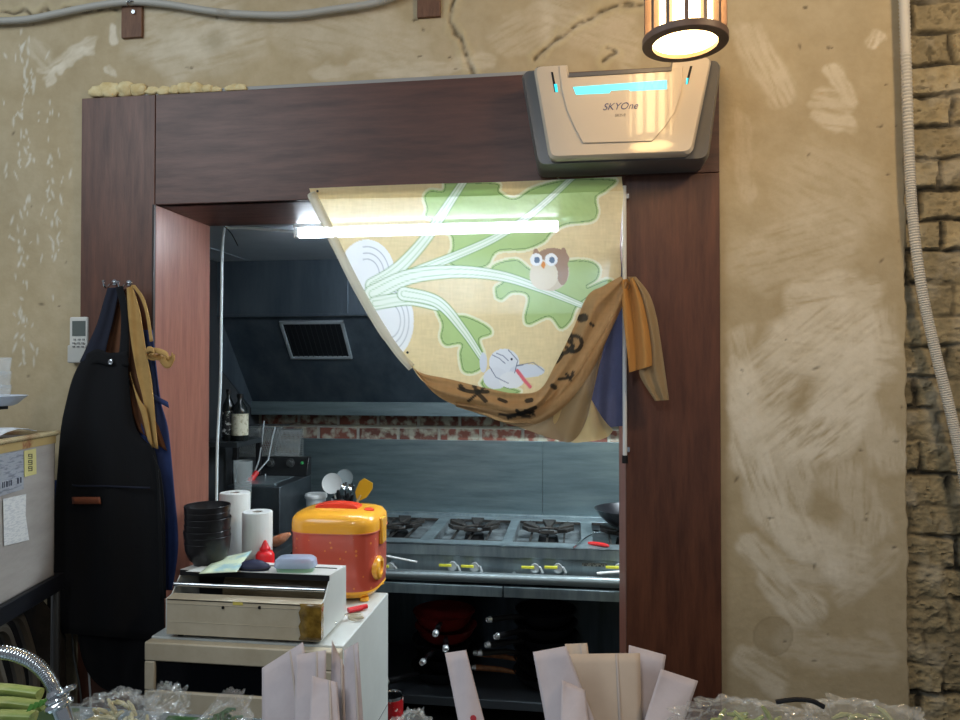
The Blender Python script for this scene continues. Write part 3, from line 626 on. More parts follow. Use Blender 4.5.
MB().mm(cxl+.028, cxr-.05, yA+.008, yA+.02, zBt, zA).build('glass', mat('dark_glass_pane', (10,12,16), .12), do)

# stretch film dispenser
dy0 = yA+.035; dxr = PZ(320.6, 644, KZ).x; 
DYf = PZ(320.6, 644.5, KZ+.004).y; dxr = PZ(320.6, 644.5, KZ+.004).x; dxl = P(165.5, 645, DYf).x; DYb = DYf*1.115; dbz = KZ+.010
zT = P(347, 566.5, DYb).z; yM = dxr/P(330, 577, 1).x; zM = P(330, 577, yM).z; yN = DYf+.012; zN = P(324, 604, yN).z
dd = thing('film_dispenser', 'off white cling film dispenser with a metal roller and gold tape at its corner', 'dispenser', ((dxl+dxr)/2, (DYf+DYb)/2, KZ+.001))
prof = [(DYf, dbz), (DYb, dbz), (DYb, zT), (yM, zM+.002), (yM, zM-.006), (yN+.012, zN+.004), (DYf, zN)]
def yz(pr, x): return [(x, y, z) for y, z in pr]
sdm = MB(); sdm.prism(yz(prof, dxr-.003)[::-1], (.003, 0, 0)); s_ = sdm.build('side_panel', m_cab, dd, bevel=.0006)
sdm = MB(); sdm.prism(yz(prof, dxl)[::-1], (.003, 0, 0)); sdm.build('side_panel', m_cab, dd, bevel=.0006)
# screws on the right side
for (u, v) in ((336, 623), (345, 615)):
    y = dxr/P(u, v, 1).x; p = P(u, v, y); MB().lathe([(.004, 0), (.003, .002), (.001, .002)], (dxr, y, p.z), 10, Matrix.Rotation(R(90), 3, 'Y')).build('screw', m_chrome, dd)
b = MB(); b.mm(dxl+.003, dxr-.003, DYf, DYf+.004, dbz, zN); b.prism([(dxl+.003, DYf, zN), (dxl+.003, DYf+.03, zN+.006), (dxl+.003, DYf+.03, zN+.003), (dxl+.003, DYf, zN-.004)], (dxr-dxl-.006, 0, 0)); b.mm(dxl+.003, dxr-.003, DYf+.03, DYb, dbz, dbz+.004)
zl_ = (dbz+zN)/2
b.mm(dxl+.003, dxr-.003, DYf-.0015, DYf, zN-.012, zN-.011); b.mm(dxl+.003, dxr-.003, DYf-.001, DYf, dbz+.032, dbz+.033)
b.build('front_panel', m_cab2, dd, bevel=.0008)
b = MB(); b.prism([(dxl, yM, zM+.002), (dxl, DYb, zT), (dxl, DYb, zT+.003), (dxl, yM-.001, zM+.005)], (dxr-dxl, 0, 0)); b.mm(dxl+.003, dxr-.003, DYb-.004, DYb, dbz, zT)
b.build('top_plate', m_cab, dd, bevel=.0008)
b = MB(); b.mm(dxl+.001, dxr-.001, yM-.0035, yM-.0005, zM-.010, zM+.004); b.build('dark_lip', m_dark, dd)
MB().tube([(dxl+.002, yM-.03, zM-.045+.02), (dxr-.002, yM-.03, zM-.025)], .0062, 16).build('roller', m_chrome, dd)
MB().tube([(dxl+.10, (yM+DYb)/2+.02, zM-.06), (dxr-.01, (yM+DYb)/2+.02, zM-.06)], .05, 28).build('film_roll', mat('cling_film_roll', (128,112,86), .12, coat=.6, c2=(86,74,56), nscale=18, stretch=(.6,4,4), bump=.8, bscale=30), dd)
MB().mm(dxl+.01, dxr-.01, DYb-.05, DYb-.045, dbz+.01, zM).build('inner_wall', m_dark, dd)
for u in (223, 259.5):
    p = P(u, 607.5, DYf); MB().lathe([(.0042, 0), (.003, .003), (.001, .003)], (p.x, DYf, p.z), 12, Matrix.Rotation(R(90), 3, 'X')).build('screw', m_dark, dd)
tpz = MB(); x0 = P(300, 620, DYf).x
G = []
for i in range(9):
    t = i/8; zz = zN+.003-(zN-dbz-.004+.003)*t; wob = .003*math.sin(i*2.1)
    G.append([(x0+wob, DYf-.0028, zz), ((x0+dxr)/2, DYf-.004-.001*math.sin(i), zz+.001), (dxr+.0022, DYf-.0028, zz+.001), (dxr+.0026, DYf+.012+wob*.6, zz+.001)])
tpz.grid(G); tpz.build('tape', mat('gold_tape', (150,118,50), .25, coat=.6, c2=(96,72,28), nscale=30, bump=.6, bscale=50), dd, solid=.0006)
yt = MB(); p0 = P(233, 602, DYf); p1 = P(243, 604.5, DYf); yt.mm(p0.x, p1.x, DYf-.0012, DYf-.0003, zN-.008, zN-.001); yt.build('yellow_sticker', mat('yellow_sticker', (214,196,96), .5), dd)
for xx in (dxl+.03, dxr-.03):
    for yy in (DYf+.02, DYb-.02): MB().lathe([(.001, 0), (.008, 0), (.008, dbz-KZ-.001), (.001, dbz-KZ-.001)], (xx, yy, KZ+.001), 12).build('rubber_foot', m_black, dd)
# tilt helper: z of top plate at y
def topz(y): return zM+.0055+(zT+.003-zM-.005)*(y-yM)/(DYb-yM)
slope = math.atan2(zT-zM-.002, DYb-yM)
# coupon card lying on the dispenser
def onTop(u, v):
    y = yM+.02
    for _ in range(12):
        z = topz(y); q_ = PZ(u, v, z); y = q_.y
    return q_
card = [onTop(199, 575), onTop(237, 574), onTop(251, 553), onTop(222, 555)]
card[2] = P(252, 553, DYb-.0); card[3] = P(221, 559, DYb-.005)
cm_ = MB(); G = []
for i in range(7):
    r_ = []
    for j in range(7):
        a = i/6; b_ = j/6; r_.append(card[0].lerp(card[1], a).lerp(card[3].lerp(card[2], a), b_)+Vector((0, 0, .0035+.003*math.sin(b_*3.1)+.002*a)))
    G.append(r_)
cm_.grid(G)
cols = np.ones((49, 3))*npl((206,214,190)); 
tag(cm_.build('printed_card', mat('pale_green_card', (204,216,186), .5, c2=(150,186,190), nscale=14, nlo=.5, nhi=.62), solid=.0012), 'pale green printed card lying tilted on the film dispenser', 'card')
card2 = [onTop(186, 572), onTop(214, 573), onTop(232, 566), onTop(204, 566)]
tag(MB().prism([c_+Vector((0,0,.001)) for c_ in card2], (0, 0, .001)).build('paper_slip', mat('white_slip', (206,208,202), .6)), 'white paper slip under the printed card on the film dispenser', 'paper')
# navy soft case
p = onTop(256, 570); yy_ = yM+.028; q = Vector((P(254, 566, yy_).x, yy_, topz(yy_)))
b = MB(); rx = (P(270, 565, q.y).x-P(238, 565, q.y).x)/2
vs = []; 
prof = [(.001, 0), (rx*.92, 0), (rx, .006), (rx*.93, .012), (rx*.6, .021), (rx*.25, .025), (.001, .025)]
Mx = Matrix.Diagonal((1, .55, 1)); 
b.lathe(prof, (q.x, q.y, q.z+.0005), 36, Mx); nb_ = thing('soft_pouch', 'small navy blue pouch between the printed card and the clear box', 'pouch', tuple(q)); b.build('body', mat('navy_cloth', (30,34,62), .6), nb_)
MB().tube([(q.x+rx*math.cos(t)*1.0, q.y+rx*.55*math.sin(t)*1.0, q.z+.0065) for t in np.linspace(0, 2*math.pi, 30)], .0016, 6).build('zip', m_dark, nb_)
# clear container
p = onTop(294, 570); yy_ = yM+.036; q = Vector((P(296, 566, yy_).x, yy_, topz(yy_))); rx = (P(315, 565, q.y).x-P(275, 565, q.y).x)/2
cc_ = thing('clear_box', 'translucent lidded plastic box with a green tint on the dispenser', 'box', tuple(q))
MB().lathe([(.001, 0), (rx*.86, 0), (rx*.93, .012), (rx*.86, .012)], (q.x, q.y, q.z+.0005), 36, Matrix.Rotation(R(8), 3, 'Z') @ Matrix.Diagonal((1, .6, 1)), sq=3.5).build('base', mat('green_tint_plastic', (150,196,160), .25, alpha=.6), cc_)
MB().lathe([(rx*.97, .012), (rx, .014), (rx*.94, .030), (rx*.8, .036), (.001, .037)], (q.x, q.y, q.z+.0005), 36, Matrix.Rotation(R(8), 3, 'Z') @ Matrix.Diagonal((1, .6, 1)), sq=3.5).build('lid', mat('frosted_lid', (184,200,226), .25, alpha=.6), cc_)
# behind: bowls, rolls, squeeze bottle
m_bowl = mat('black_melamine', (30,29,31), .3)
bY = DYb-.058; bx = P(207.5, 540, bY).x; BZ = topz(bY+.034)+.0035; bt = P(207, 505, bY).z; br_ = (P(229, 510, bY).x-P(186.5, 510, bY).x)/2
nB = 7; bh = .062; stp = (bt-BZ-bh)/(nB-1)
for i in range(nB):
    z = BZ+i*stp; rr = br_*(.985+.03*((i*37) % 5-2)/4)
    b = MB(); b.lathe([(.001, 0), (rr*.58, 0), (rr*.62, .006), (rr*.82, .018), (rr*.965, .042), (rr, bh), (rr*.985, bh+.001), (rr*.965, bh), (rr*.93, .044), (rr*.78, .022), (rr*.5, .009), (.001, .009)], (bx+.0012*math.sin(i*2), bY, z), 48)
    tag(b.build('bowl', m_bowl), ['black bowl at the very bottom of the bowl stack', 'black bowl second from the bottom of the stack', 'black bowl third from the bottom of the stack', 'black bowl in the middle of the stack, three above it', 'black bowl third from the top of the stack', 'black bowl second from the top of the stack', 'black bowl topmost of the stack beside the reddish jamb'][i], 'bowl', 'stack of black bowls')
m_paper = mat('plastic_bag_roll', (222,226,224), .35, c2=(204,210,208), nscale=8, stretch=(5,5,.6))
def roll(u0, u1, v, Yr, label, h0=KZ+.001):
    x0, x1 = P(u0, v, Yr).x, P(u1, v, Yr).x; r = (x1-x0)/2; z1 = P(u0, v, Yr).z; cx = (x0+x1)/2
    t = thing('paper_roll', label, 'roll', (cx, Yr, h0), 'white rolls behind the film dispenser')
    MB().lathe([(r*.35, 0), (r*.98, 0), (r, .003), (r, z1-h0-.003), (r*.97, z1-h0), (r*.36, z1-h0), (r*.35, z1-h0-.01)], (cx, Yr, h0), 40).build('sheet', m_paper, t)
    MB().lathe([(r*.35, .001), (r*.35, z1-h0-.001), (r*.28, z1-h0-.001), (r*.28, .001), (r*.35, .001)], (cx, Yr, h0), 24).build('core', mat('grey_core', (150,146,138), .7), t)
roll(243.5, 271.5, 511, DYb+.075, 'shorter white roll standing beside the red squeeze bottle')
roll(221, 249, 492, DYb+.175, 'taller white roll behind, between the bowls and the shorter roll')
p = P(265, 560, DYb+.022); 
q = thing('squeeze_bottle', 'red plastic squeeze bottle with pointed nozzle in front of the rolls', 'bottle', (P(265,560,DYb+.030).x, DYb+.030, KZ+.001)); qx = q.location.x
hb_ = P(264, 551, DYb+.024).z-KZ; ht = P(264, 541, DYb+.024).z-KZ
mr_ = mat('red_squeeze_plastic', (206,30,36), .3)
MB().lathe([(.001, 0), (.024, 0), (.026, .01), (.026, hb_-.012), (.020, hb_-.003), (.014, hb_), (.001, hb_)], (qx, DYb+.030, KZ+.001), 28).build('body', mr_, q)
MB().lathe([(.015, hb_-.002), (.015, hb_+.006), (.011, hb_+.010), (.008, hb_+.018), (.0035, ht-.001), (.001, ht)], (qx, DYb+.030, KZ+.001), 24).build('nozzle', mr_, q)
# grey box behind the bowls/rolls (acrylic)
# ---------------- rice cooker
ry = 2.155; rx0, rx1 = P(291, 560, ry-.06).x, P(383, 560, ry+.0).x; rw = (rx1-rx0)/2; rcx = (rx0+rx1)/2; rz0 = KZ+.001; rtop = P(338, 504, ry).z; RH = rtop-rz0; rd = .118
rx_k = rw; rc = thing('rice_cooker', 'orange and red dotted rice cooker standing on the white cabinet', 'rice cooker', (rcx, ry, rz0))
m_red = bpy.data.materials.new('red_dotted_shell'); m_red.use_nodes = True; N = m_red.node_tree.nodes; K = m_red.node_tree.links; bs = N['Principled BSDF']; bs.inputs['Roughness'].default_value = .28; bs.inputs['Coat Weight'].default_value = .5
tc = N.new('ShaderNodeTexCoord'); vo = N.new('ShaderNodeTexVoronoi'); vo.inputs['Scale'].default_value = 42; vo.inputs['Randomness'].default_value = .8; K.new(tc.outputs['Object'], vo.inputs['Vector'])
mr2 = N.new('ShaderNodeMath'); mr2.operation = 'LESS_THAN'; mr2.inputs[1].default_value = .15; K.new(vo.outputs['Distance'], mr2.inputs[0])
mx = N.new('ShaderNodeMix'); mx.data_type = 'RGBA'; mx.inputs[6].default_value = L3((196,84,66))+(1,); mx.inputs[7].default_value = L3((226,140,70))+(1,); K.new(mr2.outputs[0], mx.inputs[0]); K.new(mx.outputs[2], bs.inputs['Base Color'])
m_org = mat('orange_gloss_plastic', (242,172,52), .25, coat=.5)
def sq_ring(f, z): return (rx_k*f, z)
Ms = Matrix.Diagonal((1, rd/rx_k, 1)); SQ = 3.6; cpos = (rcx, ry, rz0)
h1 = RH*.10; h2 = RH*.745
MB().lathe([(rx_k*.96, h1), (rx_k*.985, RH*.2), (rx_k*.985, h2)], cpos, 72, Ms, SQ).build('body', m_red, rc)
MB().lathe([(.001, .008), (rx_k*.86, .008), (rx_k*.92, .014), (rx_k*.975, h1*.9), (rx_k*.965, h1+.003), (rx_k*.94, h1+.003)], cpos, 72, Ms, SQ).build('base', m_org, rc)
MB().lathe([(rx_k*.97, h2-.003), (rx_k*1.0, h2), (rx_k*1.005, RH*.82), (rx_k*.985, RH*.885), (rx_k*.90, RH*.935), (rx_k*.78, RH*.955), (rx_k*.5, RH*.97), (.001, RH*.975)], cpos, 72, Ms, SQ).build('lid', m_org, rc)
MB().lathe([(rx_k*1.004, h2-.001), (rx_k*1.01, h2-.001), (rx_k*1.01, h2+.0018), (rx_k*1.003, h2+.0018)], cpos, 72, Ms, SQ).build('seam_band', mat('pink_band', (206,110,90), .3), rc)
m_rh = mat('red_orange_handle', (232,66,40), .3, coat=.4)
hz = RH*.955; hd_ = MB(); G = []
for i in range(15):
    t = i/14; x = (t-.5)*2*.068; z = hz+.010+.010*math.sin(math.pi*t)**.5
    G.append([(rcx-.004+x, ry-.03, rz0+z-.022), (rcx-.004+x*.97, ry-.028, rz0+z), (rcx-.004+x*.97, ry+.018, rz0+z), (rcx-.004+x, ry+.02, rz0+z-.022)])
hd_.grid(G, True); hd_.f += [(0,1,2,3), (56,59,58,57)]; hd_.build('handle', m_rh, rc, bevel=.002)
MB().lathe([(.016, 0), (.015, .010), (.010, .013), (.001, .013)], (rcx+.096, ry-.02, rz0+RH*.93), 24).build('steam_cap', m_rh, rc)
# right side latch + round socket
MB().mm(rcx+rx_k*.96, rcx+rx_k+.008, ry-.035, ry+.015, rz0+h2-.045, rz0+RH*.88).build('latch', m_org, rc, bevel=.005)
MB().lathe([(.035, -.01), (.035, .004), (.030, .009), (.020, .010), (.019, .004), (.001, .004)], (rcx+rx_k*.985, ry-.045, rz0+RH*.33), 30, Matrix.Rotation(R(90), 3, 'Y')).build('cord_socket', m_org, rc)
for sx in (-.75, .75):
    for sy in (-.7, .7): MB().lathe([(.001, 0), (.014, 0), (.013, .01), (.001, .01)], (rcx+sx*rx_k, ry+sy*rd, rz0), 16).build('foot', m_org, rc)
# sticker dots on lid
MB().mm(rcx-.05, rcx-.03, ry-rd*.80, ry-rd*.79, rz0+RH*.90, rz0+RH*.903).build('vent_mark', m_dark, rc)
# red peg + rubber bands in front of cooker
p = PZ(357, 612, KZ); t = thing('red_clip', 'flat red plastic clip lying on the cabinet before the rice cooker', 'clip', (p.x, p.y, KZ+.001))
a = PZ(348, 613, KZ); b_ = PZ(367, 609, KZ); 
MB().tube([a+Vector((0,0,.008)), b_+Vector((0,0,.008))], .0068, 10).build('jaw', mat('red_clip_plastic', (210,24,36), .3), t); MB().tube([a.lerp(b_, .1)+Vector((0,-.008,.006)), a.lerp(b_, .8)+Vector((0,-.009,.006))], .005, 10).build('lever', mat('red_clip_plastic2', (186,20,30), .3), t)
rb = MB(); c0 = PZ(356, 619.5, KZ)
for k in range(5):
    rb.tube([c0+Vector((.016*math.cos(t)*(1+.1*k)+.004*math.sin(3*t+k), .014*math.sin(t)+.003*math.cos(2*t+k), .002+.0022*k)) for t in np.linspace(0, 2*math.pi, 24)], .0011, 5)
tag(rb.build('rubber_bands', mat('pale_rubber', (206,196,170), .5)), 'loose pale rubber bands beside the red clip', 'rubber bands')
# sauce can low right of the cabinet
xq = P(392, 706, 2.55).x; zq = P(392, 694, 2.55).z
t = thing('sauce_can', 'red labelled tin can behind the white cabinet at the floor side', 'can', (xq, 2.55, 0), None)
MB().lathe([(.001, zq-.11), (.04, zq-.11), (.04, zq-.003), (.041, zq), (.038, zq), (.037, zq-.004), (.001, zq-.004)], (xq, 2.55, 0), 30).build('body', m_chrome, t)
MB().lathe([(.0405, zq-.10), (.0405, zq-.012)], (xq, 2.55, 0), 30).build('label', mat('red_can_label', (170,26,32), .35, c2=(230,225,215), nscale=40, nlo=.62, nhi=.66), t)
lowz = zq-.111
tt = thing('low_stool', 'low dark stool holding the red can beside the cabinet', 'stool', (xq-.03, 2.55, 0))
MB().mm(xq-.10, xq+.048, 2.48, 2.64, lowz-.02, lowz).build('seat', m_dark, tt, bevel=.002)
for sx in (-.09, .04):
    for sy in (2.49, 2.62): MB().mm(xq+sx-.008, xq+sx+.008, sy-.008, sy+.008, 0, lowz-.02).build('leg', m_dark, tt)
# ================================================================== THINGS ON THE ROOM WALL
# corrugated conduit (ribs are real)
def corr(path, n, r, rib, name, m, label, cat):
    pts = spline(path, n); rs = [r+(rib if i % 2 else 0) for i in range(n)]
    return tag(MB().tube(pts, rs, 14).build(name, m, smooth=60), label, cat)
m_cond = mat('grey_conduit', (172,170,162), .5); m_condw = mat('cream_conduit', (204,198,186), .45)
py = WY-.022
corr([P(u, v, py) for u, v in ((-40,21),(0,21),(30,19),(60,13),(95,6),(130,2),(165,4),(210,11),(240,14),(290,15),(330,10),(375,3),(400,-6),(440,-25))], 420, .0085, .0016, 'corrugated_conduit', m_cond, 'grey corrugated conduit sagging along the top left of the wall', 'conduit')
corr([P(u, v, WY-.03) for u, v in ((903,-30),(906,60),(909,150),(913,220),(922,290),(935,350),(950,410),(963,470),(975,540),(985,620))], 480, .0105, .0026, 'corrugated_conduit', m_condw, 'cream corrugated conduit running down over the exposed brick', 'conduit')
m_blk = mat('raw_brown_block', (118,84,62), .6, c2=(96,66,48), nscale=20, stretch=(6,6,1))
for i, (u0, u1, v0, v1) in enumerate(((124, 144, 6, 38.5), (418, 441, -14, 18))):
    a = P(u0, v0, WY); b = P(u1, v1, WY)
    tag(MB().mm(a.x, b.x, WY-.012, WY-.0005, b.z, a.z).build('wooden_block', m_blk, bevel=.001), ['small brown wooden block screwed under the sagging conduit', 'small brown wooden block at the top edge above the dark surround'][i], 'block', 'wooden mounting blocks')
sc = MB(); p = P(132, 3, py); sc.tube([(p.x+.012*math.cos(t), py+.000+.014*math.sin(t), p.z+.002*math.cos(t)-.002) for t in np.linspace(0, 2*math.pi, 20)], .0022, 6)
sc.tube([(p.x, WY-.012, p.z-.022), (p.x, WY-.017, p.z-.022)], .006, 12); tag(sc.build('conduit_clip', m_chrome), 'small metal clip holding the grey conduit to its block', 'clip')
# expanding foam on top of the surround
def blob(c, r, seed, sx=1, sz=1, lv=3):
    import bmesh
    bm = bmesh.new(); bmesh.ops.create_icosphere(bm, subdivisions=lv, radius=1)
    rs = np.random.RandomState(seed); o = rs.rand(3)*10; vs = []
    from mathutils import noise
    for v in bm.verts:
        k = 1+.35*noise.noise(Vector(v.co)*1.4+Vector(o))+.12*noise.noise(Vector(v.co)*4+Vector(o)); vs.append(Vector((v.co.x*r*sx*k, v.co.y*r*.6*k, v.co.z*r*sz*k))+Vector(c))
    fs = [tuple(q.index for q in f.verts) for f in bm.faces]; bm.free(); return vs, fs
fm = MB(); k = 0
for u, v, r, sx in ((97,92,.018,1.6),(110,90.5,.022,1.7),(125,89,.022,1.6),(138,89.5,.018,1.5),(152,91,.012,2),(164,91.5,.014,1.6),(176,90,.015,1.3),(185,88.5,.018,1.4),(197,89,.017,1.5),(208,90,.014,1.5),(216,91.5,.011,1.6),(232,89.5,.014,1.4),(240,90,.013,1.6)):
    p = P(u, v, WY-.010); vs, fs = blob((p.x, WY-.010, max(p.z, fzt+.006)), r, k, sx); fm.add(vs, fs); k += 1
for v_i, v_ in enumerate(fm.v):
    if v_[2] < fzt+.0005: fm.v[v_i] = (v_[0], v_[1], fzt+.0005)
    if fm.v[v_i][1] > WY+.001: fm.v[v_i] = (fm.v[v_i][0], WY+.001, fm.v[v_i][2])
o = fm.build('insulation_foam', mat('yellow_foam', (226,210,164), .8, c2=(204,180,126), nscale=30, bump=.5, bscale=60), smooth=180); tag(o, 'yellowish expanding foam bulging along the top of the dark surround', 'foam'); o['kind'] = 'stuff'

# ---------------- air cleaner
aw = thing('air_cleaner', 'cream wall-mounted air cleaner with glowing cyan strip above the opening', 'air cleaner', (P(620,100,1.8).x, WY-.02, P(620,160,1.76).z))
AYb = FY; AYf = FY-.14
def AP(u, v, y): return P(u, v, y)
zt_a = P(560, 62, AYf).z; zb_a = P(560, 160, AYf).z
# outline per x in world: front trapezoid
fl_t, fr_t = AP(533, 64, AYf).x, AP(713, 62, AYf).x; fl_b, fr_b = AP(549, 158, AYf).x, AP(693, 155, AYf).x
zt1 = AP(620, 60.5, AYf).z; zb1 = AP(620, 156, AYf).z
m_cream = mat('glossy_cream_plastic', (206,192,172), .14, coat=.5); m_gry = mat('grey_side_plastic', (98,96,94), .3)
def rc_poly(xl_t, xr_t, xl_b, xr_b, zt_, zb_, y, r=.012, n=5, bow=0):
    P4 = [(xl_b, zb_), (xr_b, zb_), (xr_t, zt_), (xl_t, zt_)]; out = []
    for i in range(4):
        a = Vector(P4[i-1]); b = Vector(P4[i]); c = Vector(P4[(i+1) % 4]); d1 = (a-b).normalized(); d2 = (c-b).normalized()
        p0 = b+d1*r; p1 = b+d2*r
        for k in range(n+1):
            t = k/n; q = (p0*(1-t)**2+b*2*t*(1-t)+p1*t*t); out.append((q.x, y, q.y))
    return out
# grey back shell (wider)
sl_t, sr_t = P(521, 64, AYf+.05).x, P(721, 60, AYf+.05).x; sl_b, sr_b = P(537, 158, AYf+.05).x, P(708, 156, AYf+.05).x
def notch0(rg, y):
    nz = P(620, 68, AYf).z; a_ = P(568, 70, AYf).x; c_ = P(673, 66, AYf).x
    return rg[:18]+[(c_, y, zt1+.001), (c_-.002, y, nz+.003), (c_-.008, y, nz), (a_+.008, y, nz), (a_+.002, y, nz+.003), (a_, y, zt1+.001)]+rg[18:]
b = MB(); ring = [notch0(rc_poly(sl_t+.006, sr_t-.006, sl_b+.006, sr_b-.006, zt1, zb1-.004, AYf+.03, .02), AYf+.03), notch0(rc_poly(sl_t, sr_t, sl_b, sr_b, zt1+.002, zb1-.008, AYf+.045, .02), AYf+.045), notch0(rc_poly(sl_t, sr_t, sl_b, sr_b, zt1+.002, zb1-.008, AYb-.001, .02), AYb-.001)]
b.grid(ring, True); n_ = len(ring[0]); b.f.append(tuple(range(n_))); b.f.append(tuple(2*n_+k for k in range(n_))[::-1]); b.build('back_shell', m_gry, aw)
# front body
def notch(rg, y, dz):
    o = [p for p in rg]; nz = P(620, 71, AYf).z+dz; a_ = P(567.5, 70, AYf).x; c_ = P(673.5, 66, AYf).x
    e = [(c_, y, zt1+(0 if dz == 0 else -.004)), (c_-.003, y, nz+.003), (c_-.008, y, nz), (a_+.008, y, nz), (a_+.003, y, nz+.003), (a_, y, zt1+(0 if dz == 0 else -.004))]
    return o[:18]+e+o[18:]
b = MB(); ring = [notch(rc_poly(fl_t+.006, fr_t-.006, fl_b+.006, fr_b-.006, zt1-.004, zb1+.006, AYf, .016), AYf, -.0012), notch(rc_poly(fl_t, fr_t, fl_b, fr_b, zt1, zb1, AYf+.008, .018), AYf+.008, 0), notch(rc_poly(fl_t, fr_t, fl_b, fr_b, zt1, zb1, AYf+.032, .018), AYf+.032, 0)]
b.grid(ring, True); n_ = len(ring[0]); b.f.append(tuple(range(n_))); b.build('front_cover', m_cream, aw)
# centre panel raised, with curved sides, top recess
yc = AYf-.004
def ap(u, v): q = P(u, v, yc); return (q.x, yc, q.z)
cp = [ap(568, 77), ap(672, 67.5), ap(683, 66), ap(682, 90), ap(675, 112), ap(664, 128), ap(652, 141), ap(583, 143), ap(574, 126), ap(567, 110), ap(562, 90), ap(559, 66), ap(566, 65)]
MB().prism(cp, (0, .005, 0)).build('centre_panel', m_cream, aw, bevel=.0012)
b = MB(); q0 = P(569, 72, yc-.001); q1 = P(672, 69, yc-.001); zr0 = P(620, 73.5, yc).z
b.prism([P(569, 73, yc-.0035), P(672, 67, yc-.0035), P(672, 70.5, yc-.0035), P(569, 77, yc-.0035)], (0, .004, 0)); b.build('intake_slot', mat('slot_grey', (92,90,90), .35), aw)
# dark slots and small cyan lamps
m_cy = mat('cyan_light', (40,180,200), .3, emit=1); m_cy2 = mat('cyan_screen', (90,214,226), .3, emit=.75)
for pts_, pc in ((((551,72),(553,72),(557,92),(554.5,92)), ((554,84),(557,84),(558,92),(555.5,92))), (((690,66),(692.5,66),(688,84),(685.5,84)), ((686.5,78),(688.5,78),(687.5,84),(685.8,84)))):
    MB().prism([P(u, v, AYf-.001) for u, v in pts_][::-1], (0, .002, 0)).build('slot', m_dark, aw)
    MB().prism([P(u, v, AYf-.0015) for u, v in pc][::-1], (0, .001, 0)).build('indicator_light', m_cy, aw)
MB().prism([P(u, v, yc-.0012) for u, v in ((573,87),(667,80),(667,89),(630,91),(629,89.5),(611,90.5),(609.5,93),(576,94.5))][::-1], (0, .0014, 0)).build('light_strip', m_cy2, aw)
def text(body, u, v, Y, hpx, m, name, parent, shear=0, font_w=1.0, rot=0, ext=.0003):
    c = bpy.data.curves.new(name, 'FONT'); c.body = body; c.align_x = 'CENTER'; c.align_y = 'CENTER'; s = hpx*Y/F*1.35; c.size = s; c.shear = shear; c.extrude = ext
    o = bpy.data.objects.new(name, c); COL.objects.link(o); dg = bpy.context.evaluated_depsgraph_get(); dg.update()
    me = bpy.data.meshes.new_from_object(o.evaluated_get(dg)); bpy.data.objects.remove(o)
    p = P(u, v, Y); o = bpy.data.objects.new(name, me); COL.objects.link(o); me.materials.clear(); me.materials.append(m)
    M = Matrix.Translation(p) @ Matrix.Rotation(R(rot), 4, 'Y') @ Matrix.Rotation(R(90), 4, 'X') @ Matrix.Diagonal((font_w, 1, 1, 1)); me.transform(M)
    if parent is not None: me.transform(Matrix.Translation(-WL(parent))); o.parent = parent
    return o
text('SKYOne', 620, 106.5, yc-.0008, 7.2, mat('navy_print', (60,66,110), .4), 'logo', aw, shear=.35, font_w=1.0)
text('SKY-9', 620, 115.3, yc-.0008, 3.0, mat('grey_print', (130,120,110), .5), 'small_print', aw, shear=.2)
b = MB(); b.tube(spline([P(548, 158, AYb-.03), P(552, 168, AYb-.012), P(560, 180, AYb-.006), P(575, 187, AYb-.004)], 16), .002, 6); tag(b.build('thin_cord', mat('grey_cord', (120,112,106), .5)), 'thin grey cord curling out below the air cleaner', 'cord')

# ---------------- lantern
LY = 1.42; Lc = P(685, 45, LY); Lr = (P(729, 45, LY).x-P(641.5, 45, LY).x)/2*.985
lz = Lc.z; ln = thing('pendant_lantern', 'round wooden slatted pendant lantern glowing warm at the top right', 'lantern', (Lc.x, LY, lz))
m_lw = mat('lantern_wood', (124,98,82), .5, c2=(100,78,64), nscale=20); LH = .24
MB().lathe([(Lr*.76, 0), (Lr, 0), (Lr, .014), (Lr*.76, .014), (Lr*.76, 0)], tuple((Lc.x, LY, lz)), 56).build('bottom_ring', m_lw, ln, bevel=.0015)
MB().lathe([(Lr*.76, 0), (Lr, 0), (Lr, .014), (Lr*.76, .014), (Lr*.76, 0)], tuple((Lc.x, LY, lz+LH)), 56).build('top_ring', m_lw, ln, bevel=.0015)
for k in range(14):
    th = 2*math.pi*k/14+.12; d = Vector((math.cos(th), math.sin(th), 0)); t = Vector((-d.y, d.x, 0)); c = Vector((Lc.x, LY, 0))+d*Lr*.88; hw, hd2 = .0036, .0065
    MB().prism([c+t*hw-d*hd2+Vector((0,0,lz+.014)), c+t*hw+d*hd2+Vector((0,0,lz+.014)), c-t*hw+d*hd2+Vector((0,0,lz+.014)), c-t*hw-d*hd2+Vector((0,0,lz+.014))], (0, 0, LH-.014)).build('slat', m_lw, ln)
m_shade = mat('glowing_paper_shade', (255,214,150), .7, emit=SHADE_E)
MB().lathe([(Lr*.80, .015), (Lr*.80, LH)], (Lc.x, LY, lz), 56).build('paper_shade', m_shade, ln)
MB().lathe([(.001, .008), (Lr*.755, .008), (Lr*.755, .012), (.001, .012)], (Lc.x, LY, lz), 48).build('diffuser', mat('glowing_diffuser', (255,212,140), .6, emit=DIFF_E), ln)
MB().tube([(Lc.x, LY, lz+LH+.01), (Lc.x, LY, 3.0)], .003, 8).build('cord', m_black, ln)
MB().lathe([(Lr*.78, LH+.006), (.02, LH+.012), (.012, LH+.03), (.001, LH+.03)], (Lc.x, LY, lz), 40).build('cap', m_lw, ln)

